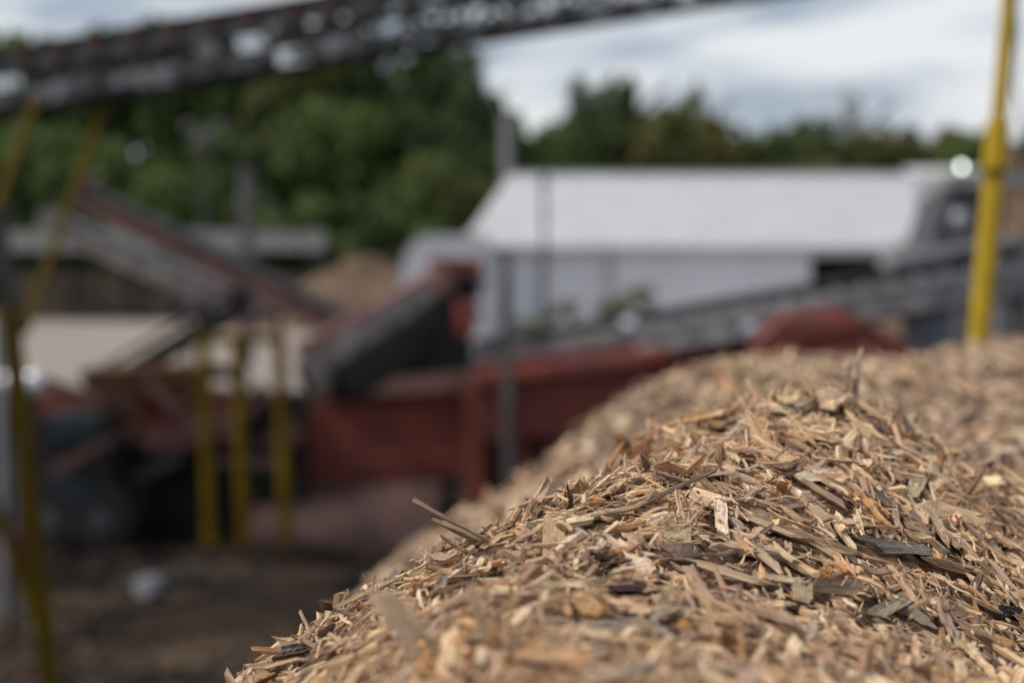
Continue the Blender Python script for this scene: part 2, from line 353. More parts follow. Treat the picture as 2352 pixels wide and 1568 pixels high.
def chip_mat():
    m = bpy.data.materials.new('split wood'); m.use_nodes = True; nt = m.node_tree; b = nt.nodes['Principled BSDF']
    b.inputs['Roughness'].default_value = 0.72; b.inputs['Specular IOR Level'].default_value = 0.3
    at = nt.nodes.new('ShaderNodeAttribute'); at.attribute_name = 'tint'
    ag = nt.nodes.new('ShaderNodeAttribute'); ag.attribute_name = 'grain'
    mp = nt.nodes.new('ShaderNodeMapping'); mp.inputs['Scale'].default_value = (16, 900, 900)
    nt.links.new(ag.outputs['Vector'], mp.inputs['Vector'])
    n1 = nt.nodes.new('ShaderNodeTexNoise'); n1.inputs['Scale'].default_value = 1.0; n1.inputs['Detail'].default_value = 4; n1.inputs['Roughness'].default_value = 0.6
    nt.links.new(mp.outputs[0], n1.inputs['Vector'])
    mp2 = nt.nodes.new('ShaderNodeMapping'); mp2.inputs['Scale'].default_value = (40, 120, 120)
    nt.links.new(ag.outputs['Vector'], mp2.inputs['Vector'])
    n2 = nt.nodes.new('ShaderNodeTexNoise'); n2.inputs['Scale'].default_value = 1.0; n2.inputs['Detail'].default_value = 5
    nt.links.new(mp2.outputs[0], n2.inputs['Vector'])
    r1 = nt.nodes.new('ShaderNodeMapRange'); r1.inputs['From Min'].default_value = 0.32; r1.inputs['From Max'].default_value = 0.68
    r1.inputs['To Min'].default_value = 0.50; r1.inputs['To Max'].default_value = 1.28
    nt.links.new(n1.outputs['Fac'], r1.inputs['Value'])
    v = nt.nodes.new('ShaderNodeVectorMath'); v.operation = 'SCALE'
    nt.links.new(at.outputs['Vector'], v.inputs[0]); nt.links.new(r1.outputs[0], v.inputs['Scale'])
    # weathering: blotches go grey brown
    mx = nt.nodes.new('ShaderNodeMix'); mx.data_type = 'RGBA'; mx.blend_type = 'MULTIPLY'
    r2 = nt.nodes.new('ShaderNodeMapRange'); r2.inputs['From Min'].default_value = 0.48; r2.inputs['From Max'].default_value = 0.68
    r2.inputs['To Min'].default_value = 0.0; r2.inputs['To Max'].default_value = 0.7
    nt.links.new(n2.outputs['Fac'], r2.inputs['Value']); nt.links.new(r2.outputs[0], mx.inputs['Factor'])
    nt.links.new(v.outputs[0], mx.inputs[6]); mx.inputs[7].default_value = (0.72, 0.66, 0.62, 1)
    nt.links.new(mx.outputs[2], b.inputs['Base Color'])
    bp = nt.nodes.new('ShaderNodeBump'); bp.inputs['Distance'].default_value = 0.0012; bp.inputs['Strength'].default_value = 0.8
    nt.links.new(n1.outputs['Fac'], bp.inputs['Height']); nt.links.new(bp.outputs[0], b.inputs['Normal'])
    return m
M_chip = chip_mat()
PAL = np.array([
 (0.84, 0.635, 0.41), (0.73, 0.52, 0.32), (0.63, 0.43, 0.265), (0.50, 0.33, 0.21), (0.48, 0.34, 0.245),
 (0.36, 0.24, 0.165), (0.66, 0.39, 0.19), (0.46, 0.26, 0.13), (0.20, 0.125, 0.085), (0.36, 0.30, 0.24), (0.90, 0.70, 0.50), (0.075, 0.05, 0.04)])
PW = np.array([.17, .18, .16, .12, .10, .09, .045, .03, .04, .035, .07, .008]); PW = PW / PW.sum()

def norm(a): return a / np.maximum(np.linalg.norm(a, axis=-1, keepdims=True), 1e-9)
def chip_geometry(Nn, Ln, Wd, Th, g, nr=7, top=4, ragged=0.5, bend=0.12, hi=True):
    """Nn splinters in their own space: x along the grain. Returns verts (N, nr*(top+2), 3)"""
    s = np.linspace(-1, 1, nr)[None, :, None] * np.ones((Nn, 1, 1))
    nc = top + 2
    c = np.concatenate([np.linspace(-1, 1, top), [0.92, -0.92]])[None, None, :]
    istop = (np.arange(nc) < top)[None, None, :]
    pw = g.uniform(2, 9, (Nn, 1, 1)); ends_ = lambda: np.where(g.uniform(0, 1, (Nn, 1, 1)) < 0.72, g.uniform(0.78, 1.05, (Nn, 1, 1)), g.uniform(0.05, 0.5, (Nn, 1, 1)))
    ea = ends_(); eb = ends_()
    en = np.where(s < 0, ea, eb)
    prof = 1 - (1 - en) * np.abs(s) ** pw
    prof = prof * (1 + 0.035 * g.standard_normal((Nn, nr, 1)))
    prof = np.maximum(prof, 0.06)
    skew = 0.25 * g.standard_normal((Nn, 1, 1)) * np.abs(s) ** 1.5 * (1 - en)
    y = 0.5 * Wd[:, None, None] * (c * prof + skew + 0.03 * g.standard_normal((Nn, nr, nc)))
    tt = np.maximum(0.25, prof) * Th[:, None, None]
    ridge = g.standard_normal((Nn, 1, nc)) * 0.32 + g.standard_normal((Nn, nr, nc)) * 0.16
    z = np.where(istop, 0.5 * tt * (1 + ridge), -0.5 * tt * (1 + 0.3 * ridge))
    x = 0.5 * Ln[:, None, None] * s + 0 * c
    endw = (np.abs(s) > 0.99)
    rag = g.standard_normal((Nn, nr, nc)) * ragged * Wd[:, None, None] * 0.8
    diag = g.standard_normal((Nn, 2, 1, 1)) * 0.7 * Wd[:, None, None, None]
    rag = rag + np.where(s < 0, diag[:, 0], diag[:, 1]) * c
    rag = np.clip(rag, -0.22 * Ln[:, None, None], 0.22 * Ln[:, None, None])
    x = x + np.where(endw, rag * np.sign(s), g.standard_normal((Nn, nr, 1)) * 0.03 * Ln[:, None, None])
    k = (g.standard_normal((Nn, 1, 1)) * bend) * Ln[:, None, None] * 0.5
    k2 = (g.standard_normal((Nn, 1, 1)) * bend * 0.5) * Ln[:, None, None] * 0.5
    z = z + k * (s ** 2 - 0.3); y = y + k2 * (s ** 2 - 0.3)
    tw = g.standard_normal((Nn, 1, 1)) * 0.25 * s
    y, z = y * np.cos(tw) - z * np.sin(tw), y * np.sin(tw) + z * np.cos(tw)
    return np.stack([x, y, z], -1).reshape(Nn, nr * nc, 3)
def chip_faces(nr, nc):
    f = []; 
    for r_ in range(nr - 1):
        for i in range(nc):
            j = (i + 1) % nc
            f.append([r_ * nc + i, r_ * nc + j, (r_ + 1) * nc + j, (r_ + 1) * nc + i])
    caps = [list(range(nc))[::-1], list(range((nr - 1) * nc, nr * nc))]
    return f, caps
def chips_mesh(name, P, Rm, Ln, Wd, Th, col, g, nr, top, **kw):
    Nn = len(P); nc = top + 2
    v = chip_geometry(Nn, Ln, Wd, Th, g, nr, top, **kw)
    gr = v + g.uniform(-30, 30, (Nn, 1, 3))
    wv = np.einsum('nij,nvj->nvi', Rm, v) + P[:, None, :]
    f, caps = chip_faces(nr, nc); nv = nr * nc
    lp = np.concatenate([np.array(f).ravel(), np.array(caps).ravel()]); tot = np.array([4] * len(f) + [nc] * 2)
    loops = (lp[None] + (np.arange(Nn) * nv)[:, None]).ravel(); totals = np.tile(tot, Nn)
    starts = np.concatenate([[0], np.cumsum(totals)[:-1]])
    cc = np.repeat(np.concatenate([col, np.ones((Nn, 1))], 1)[:, None], nv, 1) * (1 + 0.06 * g.standard_normal((Nn, nv, 1)))
    return fast_mesh(name, wv.reshape(-1, 3), loops, starts, totals, M_chip,
                     [('tint', 'FLOAT_COLOR', 'color', np.clip(cc, 0, 1).reshape(-1, 4)), ('grain', 'FLOAT_VECTOR', 'vector', gr.reshape(-1, 3))])
def orient(P, g, tilt=0.22, wild=0.1, roll=0.5):
    n = nf(P[:, 0], P[:, 1]); Nn = len(P)
    th = g.uniform(0, 2 * np.pi, Nn)
    # chips slide and turn partly down the right-hand slope
    al = g.uniform(0, 1, Nn) < 0.38
    base = np.where(P[:, 0] > 0.15, -0.75, 0.35) + g.standard_normal(Nn) * 0.45
    th = np.where(al, base, th)
    t = np.stack([np.cos(th), np.sin(th), np.zeros(Nn)], -1); t = norm(t - n * (t * n).sum(-1, keepdims=True))
    pit = g.standard_normal(Nn) * tilt; w_ = g.uniform(0, 1, Nn) < wild; pit = np.where(w_, g.standard_normal(Nn) * 0.75, pit)
    x = t * np.cos(pit)[:, None] + n * np.sin(pit)[:, None]
    y = norm(np.cross(n, x)); z = np.cross(x, y)
    ro = g.standard_normal(Nn) * roll
    y2 = y * np.cos(ro)[:, None] + z * np.sin(ro)[:, None]; z2 = np.cross(x, y2)
    return np.stack([x, y2, z2], -1), n
def colours(P, g, pale_share=0.0):
    Nn = len(P); ci = g.choice(len(PAL), Nn, p=PW)
    ci = np.where(g.uniform(0, 1, Nn) < pale_share, g.choice([0, 10, 1], Nn), ci)
    # darker, rustier clumps where the bark has gathered
    patch = vnoise(P[:, 0], P[:, 1], 77, 5.5, 2)
    sw = (patch > 0.25) & (g.uniform(0, 1, Nn) < 0.4); ci = np.where(sw, g.choice([3, 6, 7, 8, 5], Nn), ci)
    c = PAL[ci]; lum = c.mean(1, keepdims=True); c = lum + (c - lum) * np.where(P[:, 1:2] > 3.1, 0.92, 1.06)
    c = c * (1 + 0.14 * g.standard_normal((Nn, 1))) * (1 + 0.02 * g.standard_normal((Nn, 3)))
    c = c * np.minimum(1, 0.86 / c.max(1, keepdims=True)) * np.array([1.0, 0.965, 0.95])
    return np.clip(c, 0.01, 0.9)
def add_mass(name, n, xr, yr, lm, ls, aspect, thick, nr, top, g, lift=0.0, tilt=0.22, wild=0.1, infan=None, roll=0.5, lmax=0.13, pale_share=0.0, **kw):  # CLEAR holds the footprints of the single chips
    x = g.uniform(*xr, n); y = g.uniform(*yr, n)
    if infan is not None:
        u = 1176 + F * x / y; keep = (u > infan[0]) & (u < infan[1]); x, y = x[keep], y[keep]
    nn = len(x); Ln = np.clip(np.exp(g.normal(np.log(lm), ls, nn)), 0.006, lmax)
    Wd = Ln * np.clip(np.exp(g.normal(np.log(aspect), 0.5, nn)), 0.03, 0.7); Wd = np.clip(Wd, 0.0009, 0.026)
    Th = np.clip(Wd * g.uniform(*thick, nn), 0.0006, 0.006)
    P = np.stack([x, y, zf(x, y)], -1); Rm, nn_ = orient(P, g, tilt, wild, roll)
    # rise enough that a tilted splinter's low end sits in the heap
    P = P + nn_ * (g.uniform(-0.013, 0.014, nn) + lift)[:, None]
    if CLEAR:
        pu, pvv = proj(P); keep = np.ones(nn, bool); gone = np.zeros(nn, bool)
        for (a1, b1, a2, b2, rad, dep, hold) in CLEAR:
            ex, ey = a2 - a1, b2 - b1; t_ = np.clip(((pu - a1) * ex + (pvv - b1) * ey) / max(ex * ex + ey * ey, 1e-6), 0, 1)
            dist = np.hypot(pu - a1 - t_ * ex, pvv - b1 - t_ * ey)
            reach = rad + hold * Ln * F / np.maximum(y, 0.3) * 0.5
            keep &= ~((dist < reach) & (y < dep + 0.012) & (y > dep - 0.30))
            gone |= (dist < rad * 0.85 + hold * 0.35 * Ln * F / np.maximum(y, 0.3) * 0.5) & (y < dep + 0.004) & (y > dep - 0.11)
        # under a single chip the loose ones lie flatter and a little deeper
        P = np.where(keep[:, None], P, P - nn_ * 0.007)
        flat = Rm[:, :, 0] - nn_ * (Rm[:, :, 0] * nn_).sum(1, keepdims=True) * 0.9; flat = norm(flat)
        fy = norm(np.cross(nn_, flat)); Rm = np.where(keep[:, None, None], Rm, np.stack([flat, fy, np.cross(flat, fy)], -1))
        q = ~gone; P, Rm, Ln, Wd, Th = P[q], Rm[q], Ln[q], Wd[q], Th[q]
    me = chips_mesh(name, P - np.array(pile.location), Rm, Ln, Wd, Th, colours(P, g, pale_share), g, nr, top, **kw)
    o = bpy.data.objects.new(name, me); C.objects.link(o); o.parent = pile; o['kind'] = 'stuff'; return o
# ------------------------------------------------------------------ single chips
CLEAR = []
g = np.random.default_rng(40)
def frame_for(p1, p2, face=0.5):
    p1, p2 = np.array(p1), np.array(p2); c = (p1 + p2) / 2; x = p2 - p1; ln = np.linalg.norm(x); x = x / ln
    n = nf(c[0:1], c[1:2])[0]; tocam = norm(np.array([0, 0, CAMZ]) - c)
    z = n * (1 - face) + tocam * face; z = norm(z - x * z.dot(x)); y = np.cross(z, x)
    return c, np.stack([x, y, z], -1), ln
GRPC = 'single wood chips lying on the heap'
def make_chip(name, label, cat, c, Rm, ln, wd, th, col, g, nr=11, top=6, group=None, **kw):
    me = chips_mesh(name, np.zeros((1, 3)), Rm[None], np.array([ln]), np.array([wd]), np.array([th]), np.array([col]), g, nr, top, **kw)
    o = bpy.data.objects.new(name, me); C.objects.link(o); o.location = tuple(c)
    tag(o, label, cat, group); return o
FE = []   # (name of landmark, u, v)
def feat(u1, v1, u2, v2, wpx, col, label, short, d=None, d2=None, th=0.3, face=0.5, lift=0.012, name='wood_chip', cat='wood chip', parent=None, **kw):
    if d is None:
        a = hit(u1, v1); b = hit(u2, v2)
        if a is None or b is None:
            q = hit((u1 + u2) / 2, max(v1, v2) + 4) if a is None and b is None else (a if a is not None else b)
            dd = 2.0 if q is None else q[1]
            a = a if a is not None else np.array(W(u1, v1, dd)); b = b if b is not None else np.array(W(u2, v2, dd))
        if abs(a[1] - b[1]) > 0.25:      # the ray grazed over a crest: keep the two ends close in depth
            dd = min(a[1], b[1]); a = np.array(W(u1, v1, dd)); b = np.array(W(u2, v2, dd))
    else:
        a = np.array(W(u1, v1, d)); b = np.array(W(u2, v2, d2 or d))
    c, Rm, ln = frame_for(a, b, face)
    tocam = norm(np.array([0, 0, CAMZ]) - c); c = c + tocam * (lift + 0.006)
    wd = wpx * c[1] / F; col = tuple(np.array(col) * np.array([1.0, 0.96, 0.94]))
    CLEAR.append((u1, v1, u2, v2, wpx * 0.5, c[1], 0.8))
    o = make_chip(name, label, cat, c, Rm, ln, wd, min(wd * th, 0.007), col, g, **kw)
    if short: FE.append((short, (u1 + u2) / 2, (v1 + v2) / 2))
    return o
cream = (0.84, 0.65, 0.46); pale = (0.62, 0.46, 0.29); tan = (0.47, 0.32, 0.19); brown = (0.28, 0.18, 0.125); grey = (0.32, 0.26, 0.21)
dgrey = (0.12, 0.105, 0.095); orange = (0.52, 0.27, 0.10); rust = (0.30, 0.13, 0.05); olive = (0.46, 0.34, 0.20); dark = (0.07, 0.045, 0.035)
# the forked splinter sticking out over the drop
f1 = feat(953, 1150, 1122, 1243, 13, (0.33, 0.24, 0.16), 'long grey brown splinter with a frayed tip sticking out over the left drop', 'forked splinter', d=2.02, th=0.5, face=0.2, bend=0.04, ragged=0.3, name='wood_splinter', cat='wood splinter')
f2 = feat(994, 1190, 1118, 1246, 9, pale, 'pale pointed splinter just below the long frayed one over the drop', None, d=2.03, th=0.5, bend=0.03, name='wood_splinter', cat='wood splinter')
feat(1015, 1196, 1120, 1250, 24, grey, 'flat grey split piece between the two splinters that stick out left', None, d=2.035, th=0.3, face=0.7, bend=0.02, ragged=0.2, name='wood_splinter', cat='wood splinter')
feat(1012, 1230, 1076, 1272, 7, (0.36, 0.27, 0.18), 'thin curved hook-like twig under the forked splinter', 'hooked twig', d=2.0, th=0.9, bend=0.35, name='twig', cat='twig')
feat(1106, 1258, 1160, 1225, 18, (0.58, 0.40, 0.21), 'golden straight-edged chip at the foot of the forked splinter', None, d=2.02, bend=0.02)
feat(872, 1352, 955, 1475, 62, (0.68, 0.51, 0.34), 'broad tan leaf-shaped chip standing up, very blurred, nearest the viewer', 'broad blurred chip', d=1.42, th=0.06, face=0.9, bend=0.05)
feat(930, 1400, 992, 1472, 14, (0.74, 0.58, 0.40), 'blurred pale stick leaning on the broad standing chip', None, d=1.40, th=0.6)
feat(1080, 1350, 1120, 1470, 26, (0.62, 0.46, 0.30), 'blurred upright tan sliver right of the broad standing chip', None, d=1.5, th=0.3, face=0.8)
feat(584, 1490, 648, 1494, 14, (0.50, 0.27, 0.12), 'orange-brown blunt chip at the far left end of the heap', 'blunt orange chip', d=2.0, th=0.6, bend=0.02)
feat(640, 1500, 708, 1484, 30, (0.15, 0.125, 0.10), 'dark grey-brown block beside the blunt orange chip', 'dark grey block', d=1.98, th=0.6, face=0.6, ragged=0.1, bend=0.0)
feat(583, 1562, 625, 1545, 16, (0.46, 0.28, 0.14), 'curled tan strip in the bottom corner below the blunt orange chip', None, d=1.95, th=0.4, bend=0.4)
feat(600, 1535, 690, 1512, 10, pale, 'pale thin strip under the dark grey block', None, d=1.93, th=0.6)
feat(685, 1462, 742, 1496, 10, cream, 'cream stick slanting down right above the dark grey block', None, d=1.97, th=0.7, bend=0.02)
feat(775, 1397, 842, 1432, 10, (0.48, 0.38, 0.27), 'thin grey-tan stick poking left from the heap edge', 'poking grey-tan stick', d=2.0, th=0.7, bend=0.02, name='wood_splinter', cat='wood splinter')
feat(732, 1440, 790, 1452, 13, (0.52, 0.32, 0.18), 'short orange-tan stick poking left below the grey-tan one', None, d=2.02, th=0.6)
feat(852, 1432, 836, 1482, 24, (0.36, 0.17, 0.06), 'upright rusty brown chip near the left edge of the heap', 'upright rusty chip', d=1.90, th=0.4, face=0.8)
feat(756, 1492, 778, 1530, 26, (0.34, 0.15, 0.05), 'small dark orange chip standing above the bottom edge', None, d=1.88, th=0.4, face=0.8)
feat(752, 1520, 690, 1548, 13, cream, 'cream bent stick just left of the small dark orange chip', None, d=1.88, th=0.6, bend=0.15)
feat(912, 1346, 926, 1312, 18, (0.045, 0.05, 0.04), 'dark green-black leaf fragment on the left skyline', 'green-black leaf fragment', d=2.12, th=0.1, face=0.9, name='leaf_fragment', cat='leaf')
feat(822, 1380, 900, 1362, 5, (0.22, 0.16, 0.12), 'very thin dark twig lying out to the left below the leaf fragment', None, d=2.0, th=1, name='twig', cat='twig')
feat(1000, 1322, 1120, 1330, 14, (0.50, 0.42, 0.31), 'pale grey curved sliver on the left shoulder of the heap', 'pale grey curved sliver', d=1.97, th=0.4, bend=0.1)
feat(1005, 1365, 1020, 1320, 26, (0.55, 0.50, 0.41), 'whitish upright flake under the pale grey curved sliver', None, d=1.93, th=0.3, face=0.8)
# bright and odd ones in the sharp zone
feat(1652, 1143, 1660, 1222, 30, (0.88, 0.71, 0.52), 'bright cream upright split block in the middle of the near crest', 'bright cream block', th=0.4, face=0.85, lift=0.014, ragged=0.35, bend=0.02)
feat(1642, 1143, 1650, 1200, 8, (0.82, 0.68, 0.50), 'narrow white sliver standing against the bright cream block', None, th=0.7, face=0.8, lift=0.02)
feat(1556, 1194, 1556, 1254, 62, olive, 'square olive-tan chip with upright grain', 'square olive chip', th=0.12, face=0.92, lift=0.014, ragged=0.08, bend=0.01)
feat(1598, 1264, 1534, 1268, 44, (0.33, 0.22, 0.165), 'square purplish-brown chip with level saw marks below the olive one', 'square purplish chip', th=0.12, face=0.8, lift=0.016, ragged=0.12, bend=0.02)
feat(1528, 1232, 1588, 1240, 9, pale, 'small pale stick lying across the square olive chip', None, th=0.6, lift=0.026)
feat(1487, 1152, 1643, 1079, 8, (0.24, 0.175, 0.125), 'long thin dark-tipped twig crossing the top of the near crest', 'dark-tipped twig', d=2.06, th=0.9, bend=0.05, name='twig', cat='twig')
feat(1496, 1080, 1584, 1108, 9, (0.36, 0.26, 0.18), 'straight brown twig on top of the near crest, slanting right', None, d=2.15, th=0.8, bend=0.03, name='twig', cat='twig')
feat(1594, 1085, 1655, 1140, 15, (0.50, 0.36, 0.20), 'tan stick with a frayed bushy end on the near crest', 'frayed-end stick', d=2.12, th=0.6, ragged=1.2, bend=0.02)
feat(1408, 1128, 1440, 1096, 13, (0.66, 0.50, 0.28), 'cream curled sliver on the left of the near crest', 'cream curled sliver', d=2.13, th=0.4, bend=0.3)
feat(1846, 1096, 1918, 1084, 34, (0.82, 0.70, 0.48), 'broad bright cream flake on the slope between the two crests', 'broad cream flake', th=0.12, face=0.7, lift=0.012)
feat(1819, 1088, 1938, 1160, 17, (0.36, 0.235, 0.155), 'long straight brown stick below the broad cream flake', 'long brown stick', th=0.5, bend=0.03)
feat(1903, 1185, 1961, 1259, 14, (0.78, 0.63, 0.42), 'bright straight stick slanting down right on the right slope', 'bright straight stick', th=0.6, lift=0.014, bend=0.02)
feat(1714, 1187, 1815, 1227, 13, (0.60, 0.46, 0.28), 'long pale straight stick right of the bright cream block', 'long pale stick', th=0.5, lift=0.014, bend=0.02)
feat(1760, 1205, 1944, 1268, 24, (0.46, 0.34, 0.21), 'very long grey-tan plank-like splinter on the right slope', None, th=0.4, lift=0.012, bend=0.03)
feat(1621, 1290, 1764, 1222, 13, (0.27, 0.20, 0.145), 'grey-brown bent twig right of the square purplish chip', 'grey-brown bent twig', th=0.7, lift=0.018, bend=0.12, name='twig', cat='twig')
feat(1591, 1288, 1752, 1340, 21, (0.56, 0.42, 0.28), 'long flat light board-like chip below the grey-brown bent twig', 'light board-like chip', th=0.25, face=0.6, lift=0.014, bend=0.02, ragged=0.4)
feat(1729, 1320, 1828, 1334, 17, (0.76, 0.61, 0.42), 'cream level stick right of the light board-like chip', 'cream level stick', th=0.4, lift=0.014)
feat(1838, 1340, 1842, 1386, 50, (0.38, 0.285, 0.18), 'rounded olive-brown flake below the cream level stick', 'rounded olive flake', th=0.12, face=0.8, lift=0.018, ragged=0.1)
feat(1868, 1340, 1992, 1354, 38, (0.32, 0.235, 0.145), 'large olive-brown bark slab right of the rounded olive flake', 'olive-brown bark slab', th=0.25, face=0.7, lift=0.014, ragged=0.5, name='bark_piece', cat='bark')
feat(1876, 1312, 1914, 1326, 24, (0.42, 0.20, 0.06), 'orange wedge just above the olive-brown bark slab', 'orange wedge', th=0.5, face=0.6, lift=0.016)
feat(2008, 1250, 2158, 1268, 36, (0.23, 0.205, 0.18), 'large dark grey weathered bark slab on the right slope', 'dark grey bark slab', th=0.12, face=0.35, lift=0.012, ragged=0.6, bend=0.05, name='bark_piece', cat='bark')
feat(2118, 1284, 2262, 1322, 26, (0.27, 0.17, 0.09), 'long pointed brown bark strip below the dark grey slab', 'pointed bark strip', th=0.4, face=0.5, lift=0.014, ragged=0.2, name='bark_piece', cat='bark')
feat(2014, 1408, 2108, 1358, 34, (0.47, 0.38, 0.24), 'scarred light olive chip on the right slope, slanting up right', 'scarred olive chip', th=0.2, face=0.7, lift=0.014)
feat(2072, 1392, 2140, 1436, 28, (0.25, 0.21, 0.16), 'smooth grey flat chip right of the scarred olive chip', None, th=0.2, face=0.6, lift=0.01)
feat(2302, 1404, 2342, 1410, 30, (0.025, 0.02, 0.018), 'black lump near the right edge of the photo', 'black lump', th=0.7, face=0.5, ragged=0.1, name='charred_lump', cat='lump')
feat(1308, 1120, 1313, 1174, 11, (0.11, 0.075, 0.06), 'dark brown spike standing up on the left crest line', 'dark spike', d=2.12, th=0.7, face=0.8, name='wood_splinter', cat='wood splinter')
feat(1248, 1158, 1222, 1192, 22, (0.24, 0.16, 0.10), 'stubby brown chip on the left crest line', 'stubby brown chip', d=2.12, th=0.6)
feat(1190, 1172, 1168, 1210, 20, (0.56, 0.39, 0.19), 'golden blunt stick on the left crest line', None, d=2.1, th=0.6, bend=0.02)
feat(1411, 1094, 1370, 1150, 7, (0.17, 0.13, 0.11), 'thin dark twig leaning right beyond the cream curled sliver', None, d=2.14, th=0.8, name='twig', cat='twig')
feat(1598, 1024, 1556, 1092, 18, (0.58, 0.45, 0.30), 'pale leaning stick in the dip between the crests, blurred', 'pale leaning stick', d=2.40, th=0.5, bend=0.03)
feat(1724, 1046, 1692, 1112, 10, (0.42, 0.24, 0.11), 'blurred thin brown twig in the dip between the crests', None, d=2.36, th=0.8, name='twig', cat='twig')
feat(1460, 1052, 1478, 1018, 30, rust, 'rusty brown clump at the left end of the far crest', 'rusty clump', d=2.64, th=0.8, face=0.7)
feat(1484, 1030, 1506, 1052, 22, (0.36, 0.19, 0.08), 'orange-brown knob beside the rusty clump', None, d=2.62, th=0.7, face=0.7)
feat(1878, 902, 1926, 940, 42, (0.66, 0.52, 0.32), 'cream blurred lump on the very top of the far crest', 'cream top lump', d=2.66, th=0.5, face=0.6)
feat(1762, 950, 1862, 924, 18, (0.44, 0.37, 0.29), 'grey slanting stick near the top of the far crest', 'grey slanting stick', d=2.64, th=0.5)
feat(1948, 960, 1966, 916, 24, (0.50, 0.38, 0.24), 'tan upright wedge right of the cream top lump', None, d=2.64, th=0.4, face=0.7)
feat(1630, 972, 1680, 985, 20, (0.48, 0.31, 0.14), 'golden brown chip on the left shoulder of the far crest', None, d=2.64, th=0.4)
feat(2094, 1130, 2124, 1084, 34, (0.64, 0.51, 0.33), 'pale blurred block on the right shoulder of the far crest', 'pale blurred block', th=0.5, face=0.7, lift=0.02)
feat(2126, 1164, 2182, 1250, 20, (0.44, 0.34, 0.25), 'blurred grey-tan stick below the pale blurred block', None, th=0.5, lift=0.02, bend=0.08)
feat(2052, 1148, 2062, 1212, 15, (0.48, 0.34, 0.24), 'upright tan stick left of the blurred grey-tan stick', None, th=0.5, lift=0.02, face=0.8)
feat(1404, 1346, 1496, 1352, 30, (0.095, 0.055, 0.05), 'dark purplish bark piece low in the middle of the near slope', 'dark purplish bark', th=0.4, face=0.6, lift=0.014, ragged=0.3, bend=0.1, name='bark_piece', cat='bark')
feat(1322, 1372, 1378, 1418, 42, (0.50, 0.30, 0.13), 'blurred broad orange chip in the foreground', 'blurred orange chip', th=0.4, face=0.7, lift=0.012)
feat(1288, 1344, 1300, 1400, 18, (0.50, 0.31, 0.17), 'blurred upright orange-tan stick left of the broad orange chip', None, th=0.4, face=0.8, lift=0.02)
feat(1502, 1410, 1534, 1402, 30, (0.68, 0.58, 0.43), 'blurred pale square chip in the foreground', 'blurred pale square', th=0.3, face=0.8, lift=0.014)
feat(1560, 1432, 1592, 1438, 24, (0.54, 0.30, 0.11), 'small blurred orange nugget right of the pale square', None, th=0.6, face=0.6, lift=0.014)
feat(1877, 1468, 1890, 1546, 13, (0.72, 0.60, 0.43), 'pale upright stick at the foot of the right slope', 'pale upright stick', th=0.6, face=0.8, lift=0.03)
feat(1866, 1408, 1864, 1470, 20, (0.48, 0.40, 0.29), 'grey-tan upright flat stick above the pale upright stick', None, th=0.3, face=0.8, lift=0.025)
feat(1576, 1302, 1650, 1405, 30, (0.40, 0.255, 0.17), 'long pinkish-brown sliver running down the near slope', 'pinkish-brown sliver', th=0.3, face=0.6, lift=0.012)
feat(1700, 1225, 1790, 1310, 20, (0.50, 0.37, 0.25), 'tan strip running down right beside the grey-brown bent twig', None, th=0.35, lift=0.012)
feat(1385, 1180, 1502, 1150, 12, (0.66, 0.50, 0.32), 'pale level splinter on the near crest left of the twigs', None, th=0.5, lift=0.012)
feat(1330, 1195, 1395, 1175, 20, (0.62, 0.47, 0.29), 'fan-like pale sliver bundle on the left of the near crest', 'pale sliver bundle', th=0.5, lift=0.012, ragged=0.9)
feat(1400, 1215, 1478, 1202, 14, (0.60, 0.33, 0.15), 'orange-pink stick just below the near crest', 'orange-pink stick', th=0.5, lift=0.014)
feat(1620, 1090, 1700, 1085, 10, (0.50, 0.40, 0.30), 'thin level grey splinter behind the frayed-end stick', None, th=0.5, d=2.17)

